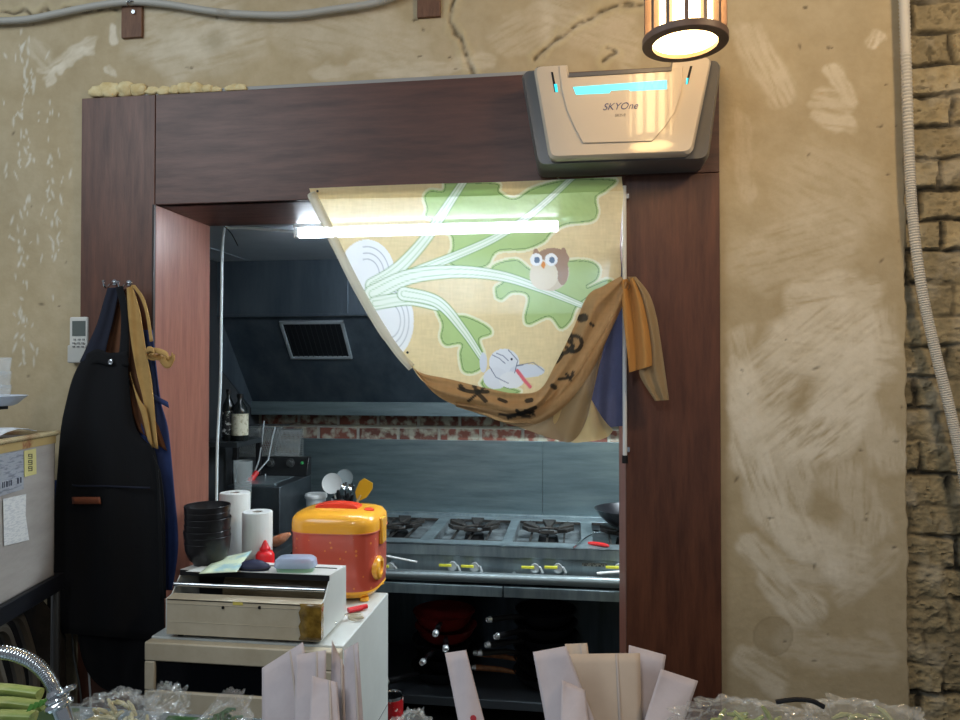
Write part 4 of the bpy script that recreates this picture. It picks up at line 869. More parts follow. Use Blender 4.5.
# ---------------- remote in its holder
p0 = P(69.5, 317, WY-.02); p1 = P(88, 363, WY-.02)
rm = thing('remote_control', 'white air conditioner remote in a wall holder left of the aprons', 'remote', ((p0.x+p1.x)/2, WY-.01, p1.z))
m_rw = mat('remote_white', (206,204,196), .4)
MB().mm(p0.x+.002, p1.x, WY-.024, WY-.006, p1.z+.012, p0.z).build('body', m_rw, rm, bevel=.005, seg=3)
MB().mm(p0.x-.001, p1.x-.002, WY-.028, WY-.0005, p1.z, P(80, 345, WY-.02).z).build('holder', mat('holder_white', (186,184,176), .45), rm, bevel=.004, seg=3)
a = P(72.5, 321, WY-.024); b_ = P(85.5, 336, WY-.024); MB().mm(a.x, b_.x, WY-.0252, WY-.023, b_.z, a.z).build('screen', mat('lcd_grey', (96,102,98), .2), rm)
for i in range(3):
    for j in range(3):
        q = P(74.5+4.4*i, 340.5+3.6*j-1, WY-.0255); 
        if j == 0: MB().box((q.x, WY-.0246, q.z), (.007, .003, .005)).build('button', mat('button_grey', (150,150,146), .5), rm)
        else: MB().box((q.x, WY-.0288, q.z), (.007, .003, .004)).build('button', mat('button_grey2', (120,120,118), .5), rm)

# ---------------- coat hooks and aprons
HY = FY
def hook(u, v, label):
    p = P(u, v, HY); t = thing('coat_hook', label, 'hook', (p.x, HY, p.z), 'apron hooks')
    b = MB(); b.lathe([(.009, 0), (.008, .003), (.001, .003)], (p.x, HY, p.z), 16, Matrix.Rotation(R(90), 3, 'X')); b.build('plate', m_chrome, t)
    b = MB(); pts = [(p.x, HY-.002, p.z), (p.x, HY-.02, p.z-.006), (p.x, HY-.034, p.z-.018), (p.x, HY-.046, p.z-.016), (p.x, HY-.05, p.z-.002)]
    b.tube(spline(pts, 14), .0028, 8); b.lathe([(.001, -.004), (.004, -.002), (.0045, .001), (.001, .004)], pts[-1], 12); b.build('prong', m_chrome, t)
hook(115, 282.5, 'small metal hook holding the black apron, left of the two')
hook(129.5, 283, 'small metal hook holding the brown apron, right of the two')
m_blackc = mat('black_canvas', (5,7,13), .95, c2=(4,5,9), nscale=8, bump=.15, bscale=250, sheen=.0)
m_navyc = mat('navy_canvas', (20,25,42), .85, bump=.15, bscale=250)
def folds(a, k, ph=0, b=0):
    return lambda s, t: -a*(.5+.5*math.sin(k*t*math.pi*2+ph+1.5*s))-b
ap_ = thing('apron', 'long black canvas apron with a leather tag hanging from the left hook', 'apron', (P(105, 500, 1.8).x, FY-.03, P(105, 640, 1.8).z), 'aprons hanging at the surround')
BL = [(88,354),(81,362),(73,378),(67,400),(61,430),(57,480),(52,530),(48,575),(47,632)]
BR = [(127,352),(129,380),(132,410),(137,430),(146,442),(155,450),(160,490),(163,560),(164,641)]
AYa = FY-.045
def apf(s, t): return -.006*math.sin(t*9+s*3)-.010*math.sin(t*math.pi)-.006*math.sin(t*17-2*s)*s
G, _ = patch(BL, BR, 40, 46, AYa, apf); MB().grid(G).build('panel', m_blackc, ap_, solid=.0025)
G, _ = patch([(74,600),(80,648),(88,672),(100,686),(112,692)], [(163,600),(160,650),(150,668),(146,690),(145,694)], 20, 24, AYa+.018, folds(.008, 3)); MB().grid(G).build('hem_flap', m_blackc, ap_, solid=.0025)
G, _ = patch([(87,354),(98,349),(110,353),(127,351)], [(84,368),(98,363),(110,366),(129,366)], 10, 5, AYa-.009, lambda s, t: -.003*math.sin(s*3.1)); MB().grid(G).build('bib_hem', m_blackc, ap_, solid=.0025)
G, _ = patch([(108,288),(103,305),(97,325),(88,345),(80,362)], [(120,287),(117,300),(113,320),(108,340),(104,358)], 22, 8, AYa+.004, lambda s, t: -.004*math.sin(t*6)-.006*s); MB().grid(G).build('strap', m_navyc, ap_, solid=.003)
G, _ = patch([(116,287),(121,310),(121,335),(119,358)], [(123,286),(128,310),(129,335),(129,358)], 18, 6, AYa+.002, lambda s, t: -.004*math.sin(t*3)-.006*s); MB().grid(G).build('strap', m_blackc, ap_, solid=.003)
G, _ = patch([(110,290),(112,287),(118,285)], [(110,293),(113,289),(119,288)], 6, 4, AYa-.004); 
p = P(111, 362, AYa-.016); MB().lathe([(.0075, 0), (.007, .003), (.005, .0035), (.0045, .0018), (.001, .0022)], tuple(p), 20, Matrix.Rotation(R(90), 3, 'X')).build('press_stud', m_chrome, ap_)
G, _ = patch([(72,497),(100,497)], [(72.5,504),(101,504)], 8, 3, AYa-.0225); MB().grid(G).build('leather_tag', mat('tan_leather_tag', (132,74,48), .6), ap_, solid=.002)
G, _ = patch([(72,484),(78,485),(100,485),(150,487)], [(72,486),(78,487),(100,487),(150,489)], 10, 2, AYa-.0215); MB().grid(G).build('pocket_seam', m_navyc, ap_, solid=.0015)
MB().tube(pspline([(158, 470), (162, 540), (163.5, 590), (164, 641)], 16, AYa-.02), .0028, 6).build('waist_tie', m_blackc, ap_)
G, _ = patch([(153,455),(157,480),(158,520),(160,600)], [(160,470),(163,490),(165,520),(166,598)], 16, 5, AYa-.006); MB().grid(G).build('side_fold', m_blackc, ap_, solid=.002)
# brown apron with tan straps
ba = thing('apron', 'brown apron with tan ties tied in a loop on the right hook', 'apron', (P(135, 400, 1.85).x, FY-.02, P(150, 452, 1.85).z), 'aprons hanging at the surround')
m_brn = mat('brown_canvas', (104,64,36), .8, c2=(84,50,28), nscale=12); m_tan = mat('tan_cotton_tape', (184,148,88), .85, c2=(160,124,70), nscale=10)
G, _ = patch([(124,290),(112,310),(106,335),(104,356),(125,380),(132,410),(140,432)], [(130,286),(134,310),(137,345),(140,375),(148,400),(158,425),(167,451)], 34, 14, FY-.020, folds(.008, 2.5)); MB().grid(G).build('panel', m_brn, ba, solid=.003)
G, _ = patch([(127,288),(128,310),(131,340),(136,370),(142,395),(153,447)], [(132,286),(139,308),(143,332),(146,352),(152,385),(158,449)], 34, 8, FY-.044, lambda s, t: -.004*math.sin(t*5+4*s)); MB().grid(G).build('tie', m_tan, ba, solid=.0025)
G, _ = patch([(131,285),(140,297),(146,315),(150,342)], [(135,285),(144,298),(149,316),(153,341)], 20, 4, FY-.040, lambda s, t: -.004*s); MB().grid(G).build('tie', m_tan, ba, solid=.0025)
G, _ = patch([(130,372),(137,400),(142,415),(148,440)], [(133,384),(140,400),(147,412),(153,448)], 14, 4, FY-.052); MB().grid(G).build('tie', m_tan, ba, solid=.0025)
lp = MB()
def loopband(c, rx, rz, w, tilt, Y0, m, name, a0=0, a1=2*math.pi):
    cc_ = P(c[0], c[1], Y0); G = []
    for i in range(30):
        t = a0+(a1-a0)*i/29; x = rx*math.cos(t); z = rz*math.sin(t); x, z = x*math.cos(tilt)-z*math.sin(tilt), x*math.sin(tilt)+z*math.cos(tilt)
        G.append([(cc_.x+x, Y0-.016*math.cos(t*.5), cc_.z+z), (cc_.x+x*1.0+.006, Y0-.016*math.cos(t*.5)-w*.45, cc_.z+z*1.0-w*.75)])
    MB().grid(G).build(name, m, ba, solid=.002)
loopband((160, 352), .034, .010, .020, -.18, FY-.050, m_tan, 'tie_loop')
loopband((152, 351), .016, .012, .018, .2, FY-.055, m_tan, 'tie_knot')
G, _ = patch([(160,362),(165,368),(171,367),(175,358)], [(164,356),(167,361),(170,360),(172,352)], 10, 4, FY-.056); MB().grid(G).build('tie_end', m_tan, ba, solid=.002)
# blue apron behind
bl_ = thing('apron', 'blue apron showing only its right edge behind the black apron', 'apron', (P(165, 500, 1.88).x, FY-.012, P(168, 592, 1.86).z), 'aprons hanging at the surround')
m_blu = mat('royal_blue_canvas', (38,56,104), .8, c2=(30,44,84), nscale=10)
G, _ = patch([(140,330),(145,380),(140,440),(140,500),(145,560),(148,590)], [(152,330),(160,398),(168,430),(174,490),(178,545),(172,590)], 30, 16, FY-.016, folds(.006, 2)); MB().grid(G).build('panel', m_blu, bl_, solid=.003)
G, _ = patch([(153,394),(168,402)], [(154,400),(169,408)], 6, 3, FY-.028); MB().grid(G).build('top_hem', m_blu, bl_, solid=.002)
G, _ = patch([(48,480),(44,540),(46,588)], [(60,480),(58,540),(60,592)], 10, 4, FY-.016, folds(.004, 1)); MB().grid(G).build('side', m_blu, bl_, solid=.003)

# ================================================================== CURTAIN
CY = FY-.035
def cv(x, y): return (300+x/2.4, 150+y/2.4)
def C_(l): return [cv(*p) for p in l]
def curtain_col(u, v, hemonly=False):
    X = u*.1; Y = v*.1
    n = fbm(u/1.5, v/9, 2, 81)+fbm(u/9, v/1.5, 2, 82)
    base = npl((232,212,164)); c = np.ones(u.shape+(3,))*base*(.92+.12*(n[..., None]-.5))
    def fill(mask, col, a=1.0):
        nonlocal c
        m = (mask*a)[..., None]; c = c*(1-m)+npl(col)*m
    def poly(pts, col, outline=(236,240,210), ow=1.5, dark=(70,110,60)):
        pts = C_(pts); loop = pts+[pts[0]]; loop = [(q.x, q.y) for q in spline([(a, b, 0) for a, b in loop], len(loop)*5)]
        i = inpoly(u, v, loop); d, _ = pdist(u, v, loop)
        fill((d < ow*1.5) & ~i, outline, .75); fill(i, col); fill((np.abs(d-1.6) < .38) & i, dark, .75)
    green = (178,204,136)
    poly([(345,78),(342,97),(312,96),(297,112),(303,140),(300,160),(322,172),(330,190),(360,205),(365,235),(355,270),(400,288),(450,278),(475,245),(540,240),(585,222),(605,200),(640,180),(700,172),(716,150),(712,115),(735,98),(756,70),(640,70),(560,90),(515,115),(480,100),(470,78)], green)
    poly([(470,355),(468,330),(485,315),(462,300),(458,282),(480,268),(522,262),(565,288),(640,266),(690,264),(718,280),(715,310),(690,328),(735,310),(750,320),(700,350),(665,378),(650,412),(625,430),(598,402),(550,420),(538,402),(546,352),(510,343),(485,360)], green)
    poly([(320,370),(360,395),(400,398),(450,422),(460,442),(432,455),(442,490),(440,520),(415,536),(390,530),(382,490),(385,467),(350,470),(336,450),(340,420),(330,395)], green)
    poly([(432,560),(448,543),(480,562),(530,578),(500,590),(450,580)], green)
    # radish bulbs
    for (cx, cy, rx, ry) in ((160, 300, 68, 85), (215, 410, 58, 90)):
        a, b = cv(cx, cy); e = np.hypot((u-a)/(rx/2.4), (v-b)/(ry/2.4)); fill(e < 1, (240,242,242)); 
        for k in (.45, .62, .80): fill(np.clip(1.3-np.abs(e-k)/.02, 0, 1)*(u > a-4), (110,120,130), .6)
    # stems
    def stem(pts, w0, w1):
        pts = [(q.x, q.y) for q in spline([(a, b, 0) for a, b in C_(pts)], 30)]; d, T = pdist(u, v, pts); w = (w0+(w1-w0)*T)/2.4/2
        fill(np.clip(w+1.3-d, 0, 1), (96,150,70), .85); fill(np.clip(w+.4-d, 0, 1), (238,246,232)); fill(np.clip(1.3-np.abs(d-w*.45)/.55, 0, 1), (140,184,120), .65)
    stem([(175,325),(235,285),(300,215),(350,140),(395,72)], 34, 16)
    stem([(190,330),(270,295),(370,255),(470,210),(560,150),(655,65)], 24, 12)
    stem([(175,345),(260,305),(370,292),(480,302),(570,330),(675,372)], 40, 12)
    stem([(180,368),(260,358),(330,372)], 30, 26)
    stem([(250,345),(330,365),(390,430),(440,505)], 32, 12)
    # small owl perched on the leaf
    def ell(cx, cy, rx, ry, col, a=1.0):
        p, q = cv(cx, cy); fill(np.hypot((u-p)/(rx/2.4), (v-q)/(ry/2.4)) < 1, col, a)
    ell(600, 292, 46, 46, (214,200,172)); ell(606, 262, 40, 27, (166,136,112)); ell(630, 290, 14, 34, (166,136,112)); ell(585, 300, 34, 36, (230,220,196))
    for cx, cy in ((566, 248), (632, 246)): ell(cx, cy, 7, 12, (166,136,112))
    for cx in (567, 603): ell(cx, 263, 15, 15, (244,246,246)); ell(cx+2, 264, 7, 8, (96,116,140)); 
    ell(584, 276, 5, 8, (220,140,60))
    # small bird at the bottom
    ell(490, 510, 36, 33, (226,230,236)); ell(470, 548, 30, 26, (222,226,232)); ell(545, 530, 42, 16, (214,220,230)); ell(440, 510, 9, 24, (214,220,230)); ell(508, 552, 30, 20, (232,234,236))
    ell(508, 502, 3, 3, (60,60,90))
    d, T = pdist(u, v, C_([(522,530),(538,552),(552,568)])); fill(d < 1.8, (226,110,120))
    for pts_ in ([(462,492),(478,500),(492,512)], [(472,488),(488,494),(500,506)], [(455,520),(470,545),(500,560)], [(500,480),(523,505),(515,535)], [(520,518),(560,510),(586,530)]):
        d, T = pdist(u, v, C_(pts_)); fill(d < .5, (96,104,130), .8)
    # heading seam along the top hem
    return c
def hem_col(u, v):
    n = fbm(u/1.5, v/9, 2, 83)+fbm(u/9, v/1.5, 2, 84)
    c = np.ones(u.shape+(3,))*npl((178,142,98))*(.9+.16*(n[..., None]-.5))
    def stroke(pts, w):
        nonlocal c
        d, T = pdist(u, v, [(q.x, q.y) for q in spline([(a, b, 0) for a, b in C_(pts)], 14)]); m = np.clip((w-d)*2, 0, 1)[..., None]*.92; c = c*(1-m)+npl((34,32,28))*m
    for pts_, w in (([(383,572),(410,580),(450,580)], 2.2), ([(415,556),(425,580),(445,602)], 2.4), ([(405,602),(425,585),(440,572)], 1.8), ([(385,566),(392,575)], 2.4),
        ([(478,598),(494,604)], 2), ([(545,602),(555,600)], 2.6), ([(478,634),(510,636),(560,628)], 1.8), ([(500,642),(530,632),(565,618)], 2.2), ([(520,625),(535,638),(552,640)], 2), ([(540,625),(562,636)], 1.6),
        ([(612,492),(640,485),(655,470)], 2.4), ([(616,508),(628,492),(625,478)], 2.2), ([(648,462),(640,450),(650,446),(668,448),(677,462),(668,480),(650,484),(640,474)], 2.2), ([(650,440),(655,485)], 1.8),
        ([(674,404),(682,402)], 4.4), ([(698,416),(703,422)], 1.8), ([(606,566),(612,570)], 2.8), ([(622,550),(650,545),(655,533)], 1.8), ([(640,538),(650,552)], 1.8)):
        stroke(pts_, w)
    return c
def cloth(name, c, a, tl, attr='Col'):
    return mat(name, c, .85, attr=attr, alpha=a, transl=tl, sheen=0, bump=.1, bscale=400)
m_cl = cloth('printed_curtain_cloth', (255,255,255), .80, .45)
m_cl2 = cloth('curtain_hem_cloth', (255,255,255), .985, .25)
m_cl3 = cloth('curtain_back_cloth', (255,255,255), .90, .30)
cu = thing('noren_curtain', 'yellow printed cloth curtain with green leaves, owl and bird, hitched up at right', 'curtain', (P(480, 180, CY).x, CY, P(480, 440, CY).z))
Lft = C_([(25,95),(45,135),(75,200),(120,290),(175,395),(225,470),(262,512),(300,560),(370,600)])
def lp_(pts, n): return [(q.x, q.y) for q in spline([(a, b, 0) for a, b in pts], n)]
Rgt = C_([(772,68),(776,110),(771,170),(768,230),(770,300),(755,330),(700,400),(650,500),(560,600)])
nn, mm2 = 330, 420
A = spline([(a, b, 0) for a, b in Lft], nn); B = spline([(a, b, 0) for a, b in Rgt], nn); PTS = np.zeros((nn, mm2, 3)); UVm = np.zeros((nn, mm2, 2))
tj = np.linspace(0, 1, mm2)
for i in range(nn):
    uu = A[i].x+(B[i].x-A[i].x)*tj; sag = 2.2*np.sin(tj*math.pi)*(1-i/nn)**3; vv = A[i].y+(B[i].y-A[i].y)*tj+sag*.4; s = i/(nn-1)
    UVm[i, :, 0] = uu; UVm[i, :, 1] = vv
du = (UVm[..., 0]-480)/F; dv = (360-UVm[..., 1])/F; D = np.stack([du, dv, -np.ones_like(du)], -1) @ RMN.T
ss = np.linspace(0, 1, nn)[:, None]
dpt = CY-.004*np.sin(UVm[..., 0]/17+UVm[..., 1]/40)*ss-.006*np.sin(UVm[..., 0]/31-UVm[..., 1]/60)*ss-.003*fbm(UVm[..., 0]/12, UVm[..., 1]/12, 3, 91)-.02*ss*np.clip(tj[None]*1.4-.4, 0, 1)
dpt = np.where(tj[None] < .02, dpt, dpt)
k = dpt/D[..., 1]; PTS = np.stack([D[..., 0]*k, dpt, CZ+D[..., 2]*k], -1)
w = MB(); w.v = PTS.reshape(-1, 3).tolist(); idx = np.arange(nn*mm2).reshape(nn, mm2); q = np.stack([idx[:-1, :-1], idx[:-1, 1:], idx[1:, 1:], idx[1:, :-1]], -1).reshape(-1, 4); w.f = [tuple(int(t) for t in f) for f in q]
ccol = curtain_col(UVm[..., 0], UVm[..., 1])
w.build('printed_panel', m_cl, cu, smooth=180, cols=ccol.reshape(-1, 3))
# top hem sleeve (doubled cloth)
def cpatch(U, Lo, n, m, Y, fold, name, mt, colf, solid=0):
    G, uv = patch(U, Lo, n, m, Y, fold); b = MB().grid(G); c = colf(uv[:, 0], uv[:, 1])
    return b.build(name, mt, cu, smooth=180, cols=c, solid=solid)
cpatch(C_([(22,92),(250,83),(500,76),(772,64)]), C_([(30,118),(250,114),(500,108),(774,98)]), 420, 24, CY-.004, lambda s, t: -.004*math.sin(t*math.pi), 'top_hem', m_cl3, lambda u, v: curtain_col(u, v))
# rolled left edge
edge = [P(a, b, CY-.008) for a, b in lp_(C_([(28,105),(52,155),(90,235),(135,325),(190,420),(235,485),(268,522)]), 40)]
rr = [.012]+[.0135]*12+[.0125]*16+[.011]*11
b = MB().tube(edge, rr, 12)
b.build('rolled_edge', cloth('pale_edge_cloth', (255,255,255), .75, .55), cu, smooth=180, cols=np.ones((len(b.v), 3))*npl((216,212,196)))
# doubled hem swooping up to the post
def hemf(s, t): 
    return -.020-.020*math.sin(t*math.pi)-.007*math.sin(t*11+s*5)-.004*math.sin(s*23+t*6)-.012*s
U = C_([(245,490),(285,532),(360,550),(450,572),(520,584),(575,575),(610,520),(655,430),(690,350),(730,325),(770,303)])
Lw = C_([(262,512),(318,580),(372,612),(440,630),(510,652),(560,645),(612,600),(680,520),(735,430),(772,370),(788,322)])
cpatch(U, Lw, 220, 60, CY, hemf, 'hem_band', m_cl2, hem_col)
# upper roll of the hem (second fold)
U2 = C_([(372,606),(450,608),(540,606),(600,585),(665,520),(720,430),(765,350),(790,318)])
L2 = C_([(374,614),(440,636),(505,658),(575,655),(640,610),(700,530),(748,430),(795,330)])
cpatch(U2, L2, 120, 16, CY-.018, lambda s, t: -.018*math.sin(t*math.pi)-.003*math.sin(s*31), 'hem_fold', m_cl2, lambda u, v: hem_col(u, v)*1.0)
# hanging reverse side below
U3 = C_([(372,610),(450,625),(540,640),(620,590),(690,500),(740,400),(768,340)])
L3_ = C_([(374,616),(470,645),(560,680),(640,697),(700,696),(735,690),(700,560),(745,420),(772,352)])
L3_ = C_([(374,616),(450,640),(545,672),(610,694),(655,698),(690,640),(712,520)])
cpatch(U3, L3_, 90, 30, CY-.006, lambda s, t: -.010*math.sin(s*19+t*3)-.008*t, 'reverse_drape', m_cl3, lambda u, v: np.ones(u.shape+(3,))*npl((150,128,98)))
L4 = C_([(600,640),(640,697),(690,700),(735,690),(752,672)])
U4 = C_([(600,600),(640,560),(680,560),(700,600),(730,650)])
cpatch(U4, L4, 40, 14, CY+.004, lambda s, t: -.006*math.sin(s*14), 'printed_corner', m_cl, lambda u, v: np.ones(u.shape+(3,))*npl((216,192,138)))
# tail over the post
Ua = C_([(772,306),(776,380),(780,440),(784,485),(790,535)]); La = C_([(798,306),(838,345),(856,400),(868,460),(885,598)])
def tf(s, t): return -.030-.016*math.sin(t*math.pi)*(1-s)-.005*math.sin(t*12)
cpatch(C_([(785,304),(800,350),(812,420),(822,500),(815,540),(852,602)]), C_([(806,304),(838,345),(856,400),(866,460),(876,530),(886,600)]), 60, 18, CY, tf, 'tail_back', m_cl2, lambda u, v: np.ones(u.shape+(3,))*npl((166,142,106)))
cpatch(C_([(770,312),(774,380),(780,440),(786,490),(790,534)]), C_([(800,306),(822,360),(836,420),(846,480),(850,516)]), 60, 22, CY-.012, lambda s, t: -.030-.012*math.sin(t*9+2*s), 'tail_front', m_cl2, lambda u, v: np.ones(u.shape+(3,))*npl((206,152,86)))
for x, y in ((42, 99), (258, 486)):
    a, b_ = cv(x, y); p = P(a, b_, CY-.014 if x < 100 else CY-.022); MB().lathe([(.0035, 0), (.003, .002), (.001, .002)], tuple(p), 10, Matrix.Rotation(R(90), 3, 'X')).build('pin', m_dark, cu)
# blue cloth hanging from a hook behind the gathered hem
bc = thing('blue_cloth', 'slate blue cloth hanging behind the hitched-up curtain by the right post', 'cloth', (P(606, 340, CY+.04).x, CY+.04, P(606, 430, CY+.04).z))
Yc2 = CY+.022
G, _ = patch(C_([(750,228),(742,290),(735,340),(715,430),(698,520),(694,600),(697,670)]), C_([(765,226),(770,260),(778,330),(782,430),(780,540),(778,620),(776,662)]), 60, 24, Yc2, lambda s, t: -.006*math.sin(t*11+s*2)*(s+.2)); MB().grid(G).build('panel', mat('slate_blue_cloth', (86,90,120), .85, transl=.3, c2=(76,80,108), nscale=8), bc, smooth=180)
# white curtain pole down the right side
rx_ = P(624.5, 300, CY+.012).x; r1 = P(624, 186, CY+.012).z; r0 = P(624, 460, CY+.012).z
po = thing('curtain_pole', 'thin white upright pole clipped to the inner edge of the right post', 'pole', (rx_, CY+.012, r0))
MB().tube([(rx_, CY+.012, r0+.01), (rx_, CY+.012, r1)], .0055, 14).build('tube', m_white, po)
MB().tube([(rx_, CY+.012, r0-.008), (rx_, CY+.012, r0+.012)], .0075, 14).build('end_cap', m_dark, po)
for v in (195, 300, 450): z = P(624, v, CY).z; MB().mm(rx_-.004, rx_+.012, CY+.012, FY, z-.006, z+.006).build('bracket', m_chrome, po)
# ================================================================== LEFT SIDE: RACK, CARTON, DISH, GLASS
# carton box: right front vertical edge B
dw = ray(430, 370); dw = Vector((dw.x, dw.y, 0)).normalized()    # direction the visible side recedes
Bt = P(55, 434.5, 1.73); hx = -dw                                 # towards the camera
nx = Vector((-dw.y, dw.x, 0)); nx = nx if nx.x < 0 else -nx       # leftwards
zb = P(53, 575, 1.73).z; L_ = .38; W_ = .27
A0 = Vector((Bt.x, Bt.y, 0)); zt_ = Bt.z
cb = thing('cardboard_box', 'grey cardboard carton with shipping labels on the black rack at the left', 'box', tuple(A0+hx*L_/2+nx*W_/2+Vector((0,0,zb))))
def bx_(s, t, z, o=0): p = A0+hx*s+nx*t-nx*o; return Vector((p.x, p.y, z))
m_card = mat('grey_carton', (160,156,152), .8, c2=(146,142,138), nscale=6, stretch=(1,1,4)); m_kraft = mat('kraft_edge', (150,122,82), .8)
b = MB(); th = .004
for (s0_, s1_, t0_, t1_) in ((0, L_, 0, th), (0, L_, W_-th, W_), (0, th, 0, W_), (L_-th, L_, 0, W_)):
    b.prism([bx_(s0_, t0_, zb), bx_(s1_, t0_, zb), bx_(s1_, t1_, zb), bx_(s0_, t1_, zb)], (0, 0, zt_-zb))
b.prism([bx_(0, 0, zb), bx_(L_, 0, zb), bx_(L_, W_, zb), bx_(0, W_, zb)], (0, 0, .004)); b.build('body', m_card, cb)
# top rim: corrugated scallops
rim = MB(); pts = []; nS = 34
for i in range(nS*4+1):
    s = -.004+(L_+.004)*i/(nS*4); p = bx_(s, 0, zt_+.004+.0022*abs(math.sin(i*math.pi/4)), .006); pts.append(p)
rim.tube(pts, .006, 8); rim.tube([bx_(-.004, 0, zt_+.003, .004), bx_(-.004, W_, zt_+.003, .004)], .006, 8); rim.build('rim', mat('pale_rim', (178,164,128), .7, c2=(140,96,60), nscale=8, nlo=.5, nhi=.7), cb)
rim = MB(); rim.prism([bx_(0, 0, zt_-.022, .0015), bx_(L_, 0, zt_-.022, .0015), bx_(L_, 0, zt_-.001, .0015), bx_(0, 0, zt_-.001, .0015)], -nx*.001); rim.build('printed_band', mat('tan_band', (168,146,96), .7, c2=(130,70,44), nscale=9, nlo=.55, nhi=.65), cb)
def side_uv(u, v):        # pixel -> point on the visible side
    d = ray(u, v); n_ = nx; k = n_.dot(A0)/n_.dot(Vector((d.x, d.y, 0))); return Vector((d.x*k, d.y*k, CZ+d.z*k))
def decal(pts, m, name, par, o=.002):
    P_ = [side_uv(u, v)-nx*o for u, v in pts]; return MB().prism(P_, -nx*.0006).build(name, m, par)
lbl = decal([(-20,458),(22.5,450),(22.5,489),(-20,502)], mat('shipping_label', (150,156,166), .6, c2=(112,118,130), nscale=30, stretch=(1,1,6), nlo=.5, nhi=.6), 'shipping_label', cb)
b = MB()
for i, (u, w_) in enumerate(((1,1),(3,.6),(5,1.4),(7.5,.7),(9.5,1.1),(16,1.6),(19,1.2))):
    P_ = [side_uv(u, 488.5-u*.3)-nx*.0028, side_uv(u+w_, 488.4-u*.3)-nx*.0028, side_uv(u+w_, 482.5-u*.28)-nx*.0028, side_uv(u, 482.6-u*.28)-nx*.0028]; b.prism(P_, -nx*.0003)
b.build('barcode', mat('barcode_ink', (50,56,74), .6), lbl)
yl = decal([(23,451),(35,448.5),(35.5,474),(23.5,477)], mat('yellow_label', (196,190,128), .6), 'yellow_label', cb)
b = MB()
for k in range(3):
    for (du_, dv_, w_, h_) in ((0,0,4,.8),(0,2,4,.8),(0,0,.8,3),(3.4,0,.8,4.6),(0,4,4,.8)):
        u, v = 27+du_, 454+k*6.2+dv_; b.prism([side_uv(u, v)-nx*.0028, side_uv(u+w_, v-.2)-nx*.0028, side_uv(u+w_, v+h_-.2)-nx*.0028, side_uv(u, v+h_)-nx*.0028], -nx*.0003)
b.build('label_writing', mat('dark_ink', (60,58,46), .6), yl)
sl_ = decal([(2,499),(25,494),(24.5,515),(28,540),(3,546)], mat('white_receipt', (212,214,214), .6, c2=(190,194,198), nscale=60, stretch=(1,1,5), nlo=.5, nhi=.55), 'receipt', cb)
# sheet of paper on top
G = []; 
for i in range(9):
    r_ = []
    for j in range(7): s = .08+.34*i/8; t = .0+.22*j/6; r_.append(bx_(s, t+.004, zt_+.016+.012*math.sin(i*.8)*(1-j/6)+.006*math.sin(j)))
    G.append(r_)
tag(MB().grid(G).build('paper_sheet', mat('white_sheet', (196,202,208), .5), solid=.001, smooth=180), 'crumpled white sheet lying over the open cardboard carton', 'paper')
ins = MB(); ins.prism([bx_(.01, .01, zb+.006), bx_(L_-.01, .01, zb+.006), bx_(L_-.01, W_-.01, zb+.006), bx_(.01, W_-.01, zb+.006)], (0, 0, zt_-zb-.012)); ins.build('packed_contents', mat('dark_contents', (60,50,44), .7, c2=(120,100,80), nscale=30, bump=.8), cb)
# rack
rk = thing('metal_rack', 'black metal rack carrying the cardboard carton beside the aprons', 'rack', tuple(A0+hx*L_/2+nx*W_/2*1+Vector((0,0,-A0.z))))
rk.location.z = 0
b = MB(); b.prism([bx_(-.03, -.012, zb-.045), bx_(L_+.03, -.012, zb-.045), bx_(L_+.03, W_+.06, zb-.045), bx_(-.03, W_+.06, zb-.045)], (0, 0, .044)); b.build('shelf', mat('black_rack', (24,26,32), .4), rk, bevel=.002)
for s, t in ((-.01, -.0), (L_+.015, 0), (-.01, W_+.04), (L_+.015, W_+.04)): MB().tube([bx_(s, t, 0), bx_(s, t, zb-.045)], .011, 12).build('post', mat('grey_post', (110,112,112), .35, .8), rk)
b = MB(); b.prism([bx_(-.02, 0, .35), bx_(L_+.02, 0, .35), bx_(L_+.02, W_+.05, .35), bx_(-.02, W_+.05, .35)], (0, 0, .02)); b.build('shelf', m_dark, rk, bevel=.002)
sk = MB(); c9 = Vector((-1.505, 1.832, 0)); vs9, fs9 = [], []  # plain dark filler added here to darken the wall behind the rack
from mathutils import noise as _n
for i in range(25):
    for j in range(32):
        th = 2*math.pi*j/32; h9 = i/24; rr9 = (.096 if h9 < .85 else .096*(1-((h9-.85)/.15)**2*.7))*(1+.10*_n.noise(Vector((math.cos(th)*2, math.sin(th)*2, h9*4)))); p9 = c9+Vector((math.cos(th)*rr9, math.sin(th)*rr9*.55, 0)); vs9.append(Vector((p9.x, p9.y, h9*.86)))
for i in range(24):
    for j in range(32): fs9.append((i*32+j, i*32+(j+1)%32, (i+1)*32+(j+1)%32, (i+1)*32+j))
fs9 += [tuple(range(32))[::-1], tuple(24*32+j for j in range(32))]
tag(sk.add(vs9, fs9).build('filler', mat('dark_filler_cloth', (40,38,36), .9, c2=(26,25,24), nscale=20, bump=.5, bscale=40)), 'tall dark filler added on the floor to darken the wall behind the rack', 'filler')
# coiled hoses on the lower shelf
for k in range(3):
    c0 = bx_(.15+.09*k, .045-.015*k, zb-.045-.0135-.17); pts = [c0+hx*(.14*math.cos(t))+Vector((0, 0, .17*math.sin(t)))+nx*.01*math.sin(3*t) for t in np.linspace(0, 2*math.pi, 50)]
    tag(MB().tube(pts, .013, 8).build('hose', mat('grey_hose', (84,80,72), .6)), ['coiled dark hose under the rack, front loop', 'coiled dark hose under the rack, middle loop', 'coiled dark hose under the rack, rear loop'][k], 'hose', 'hoses coiled below the carton')
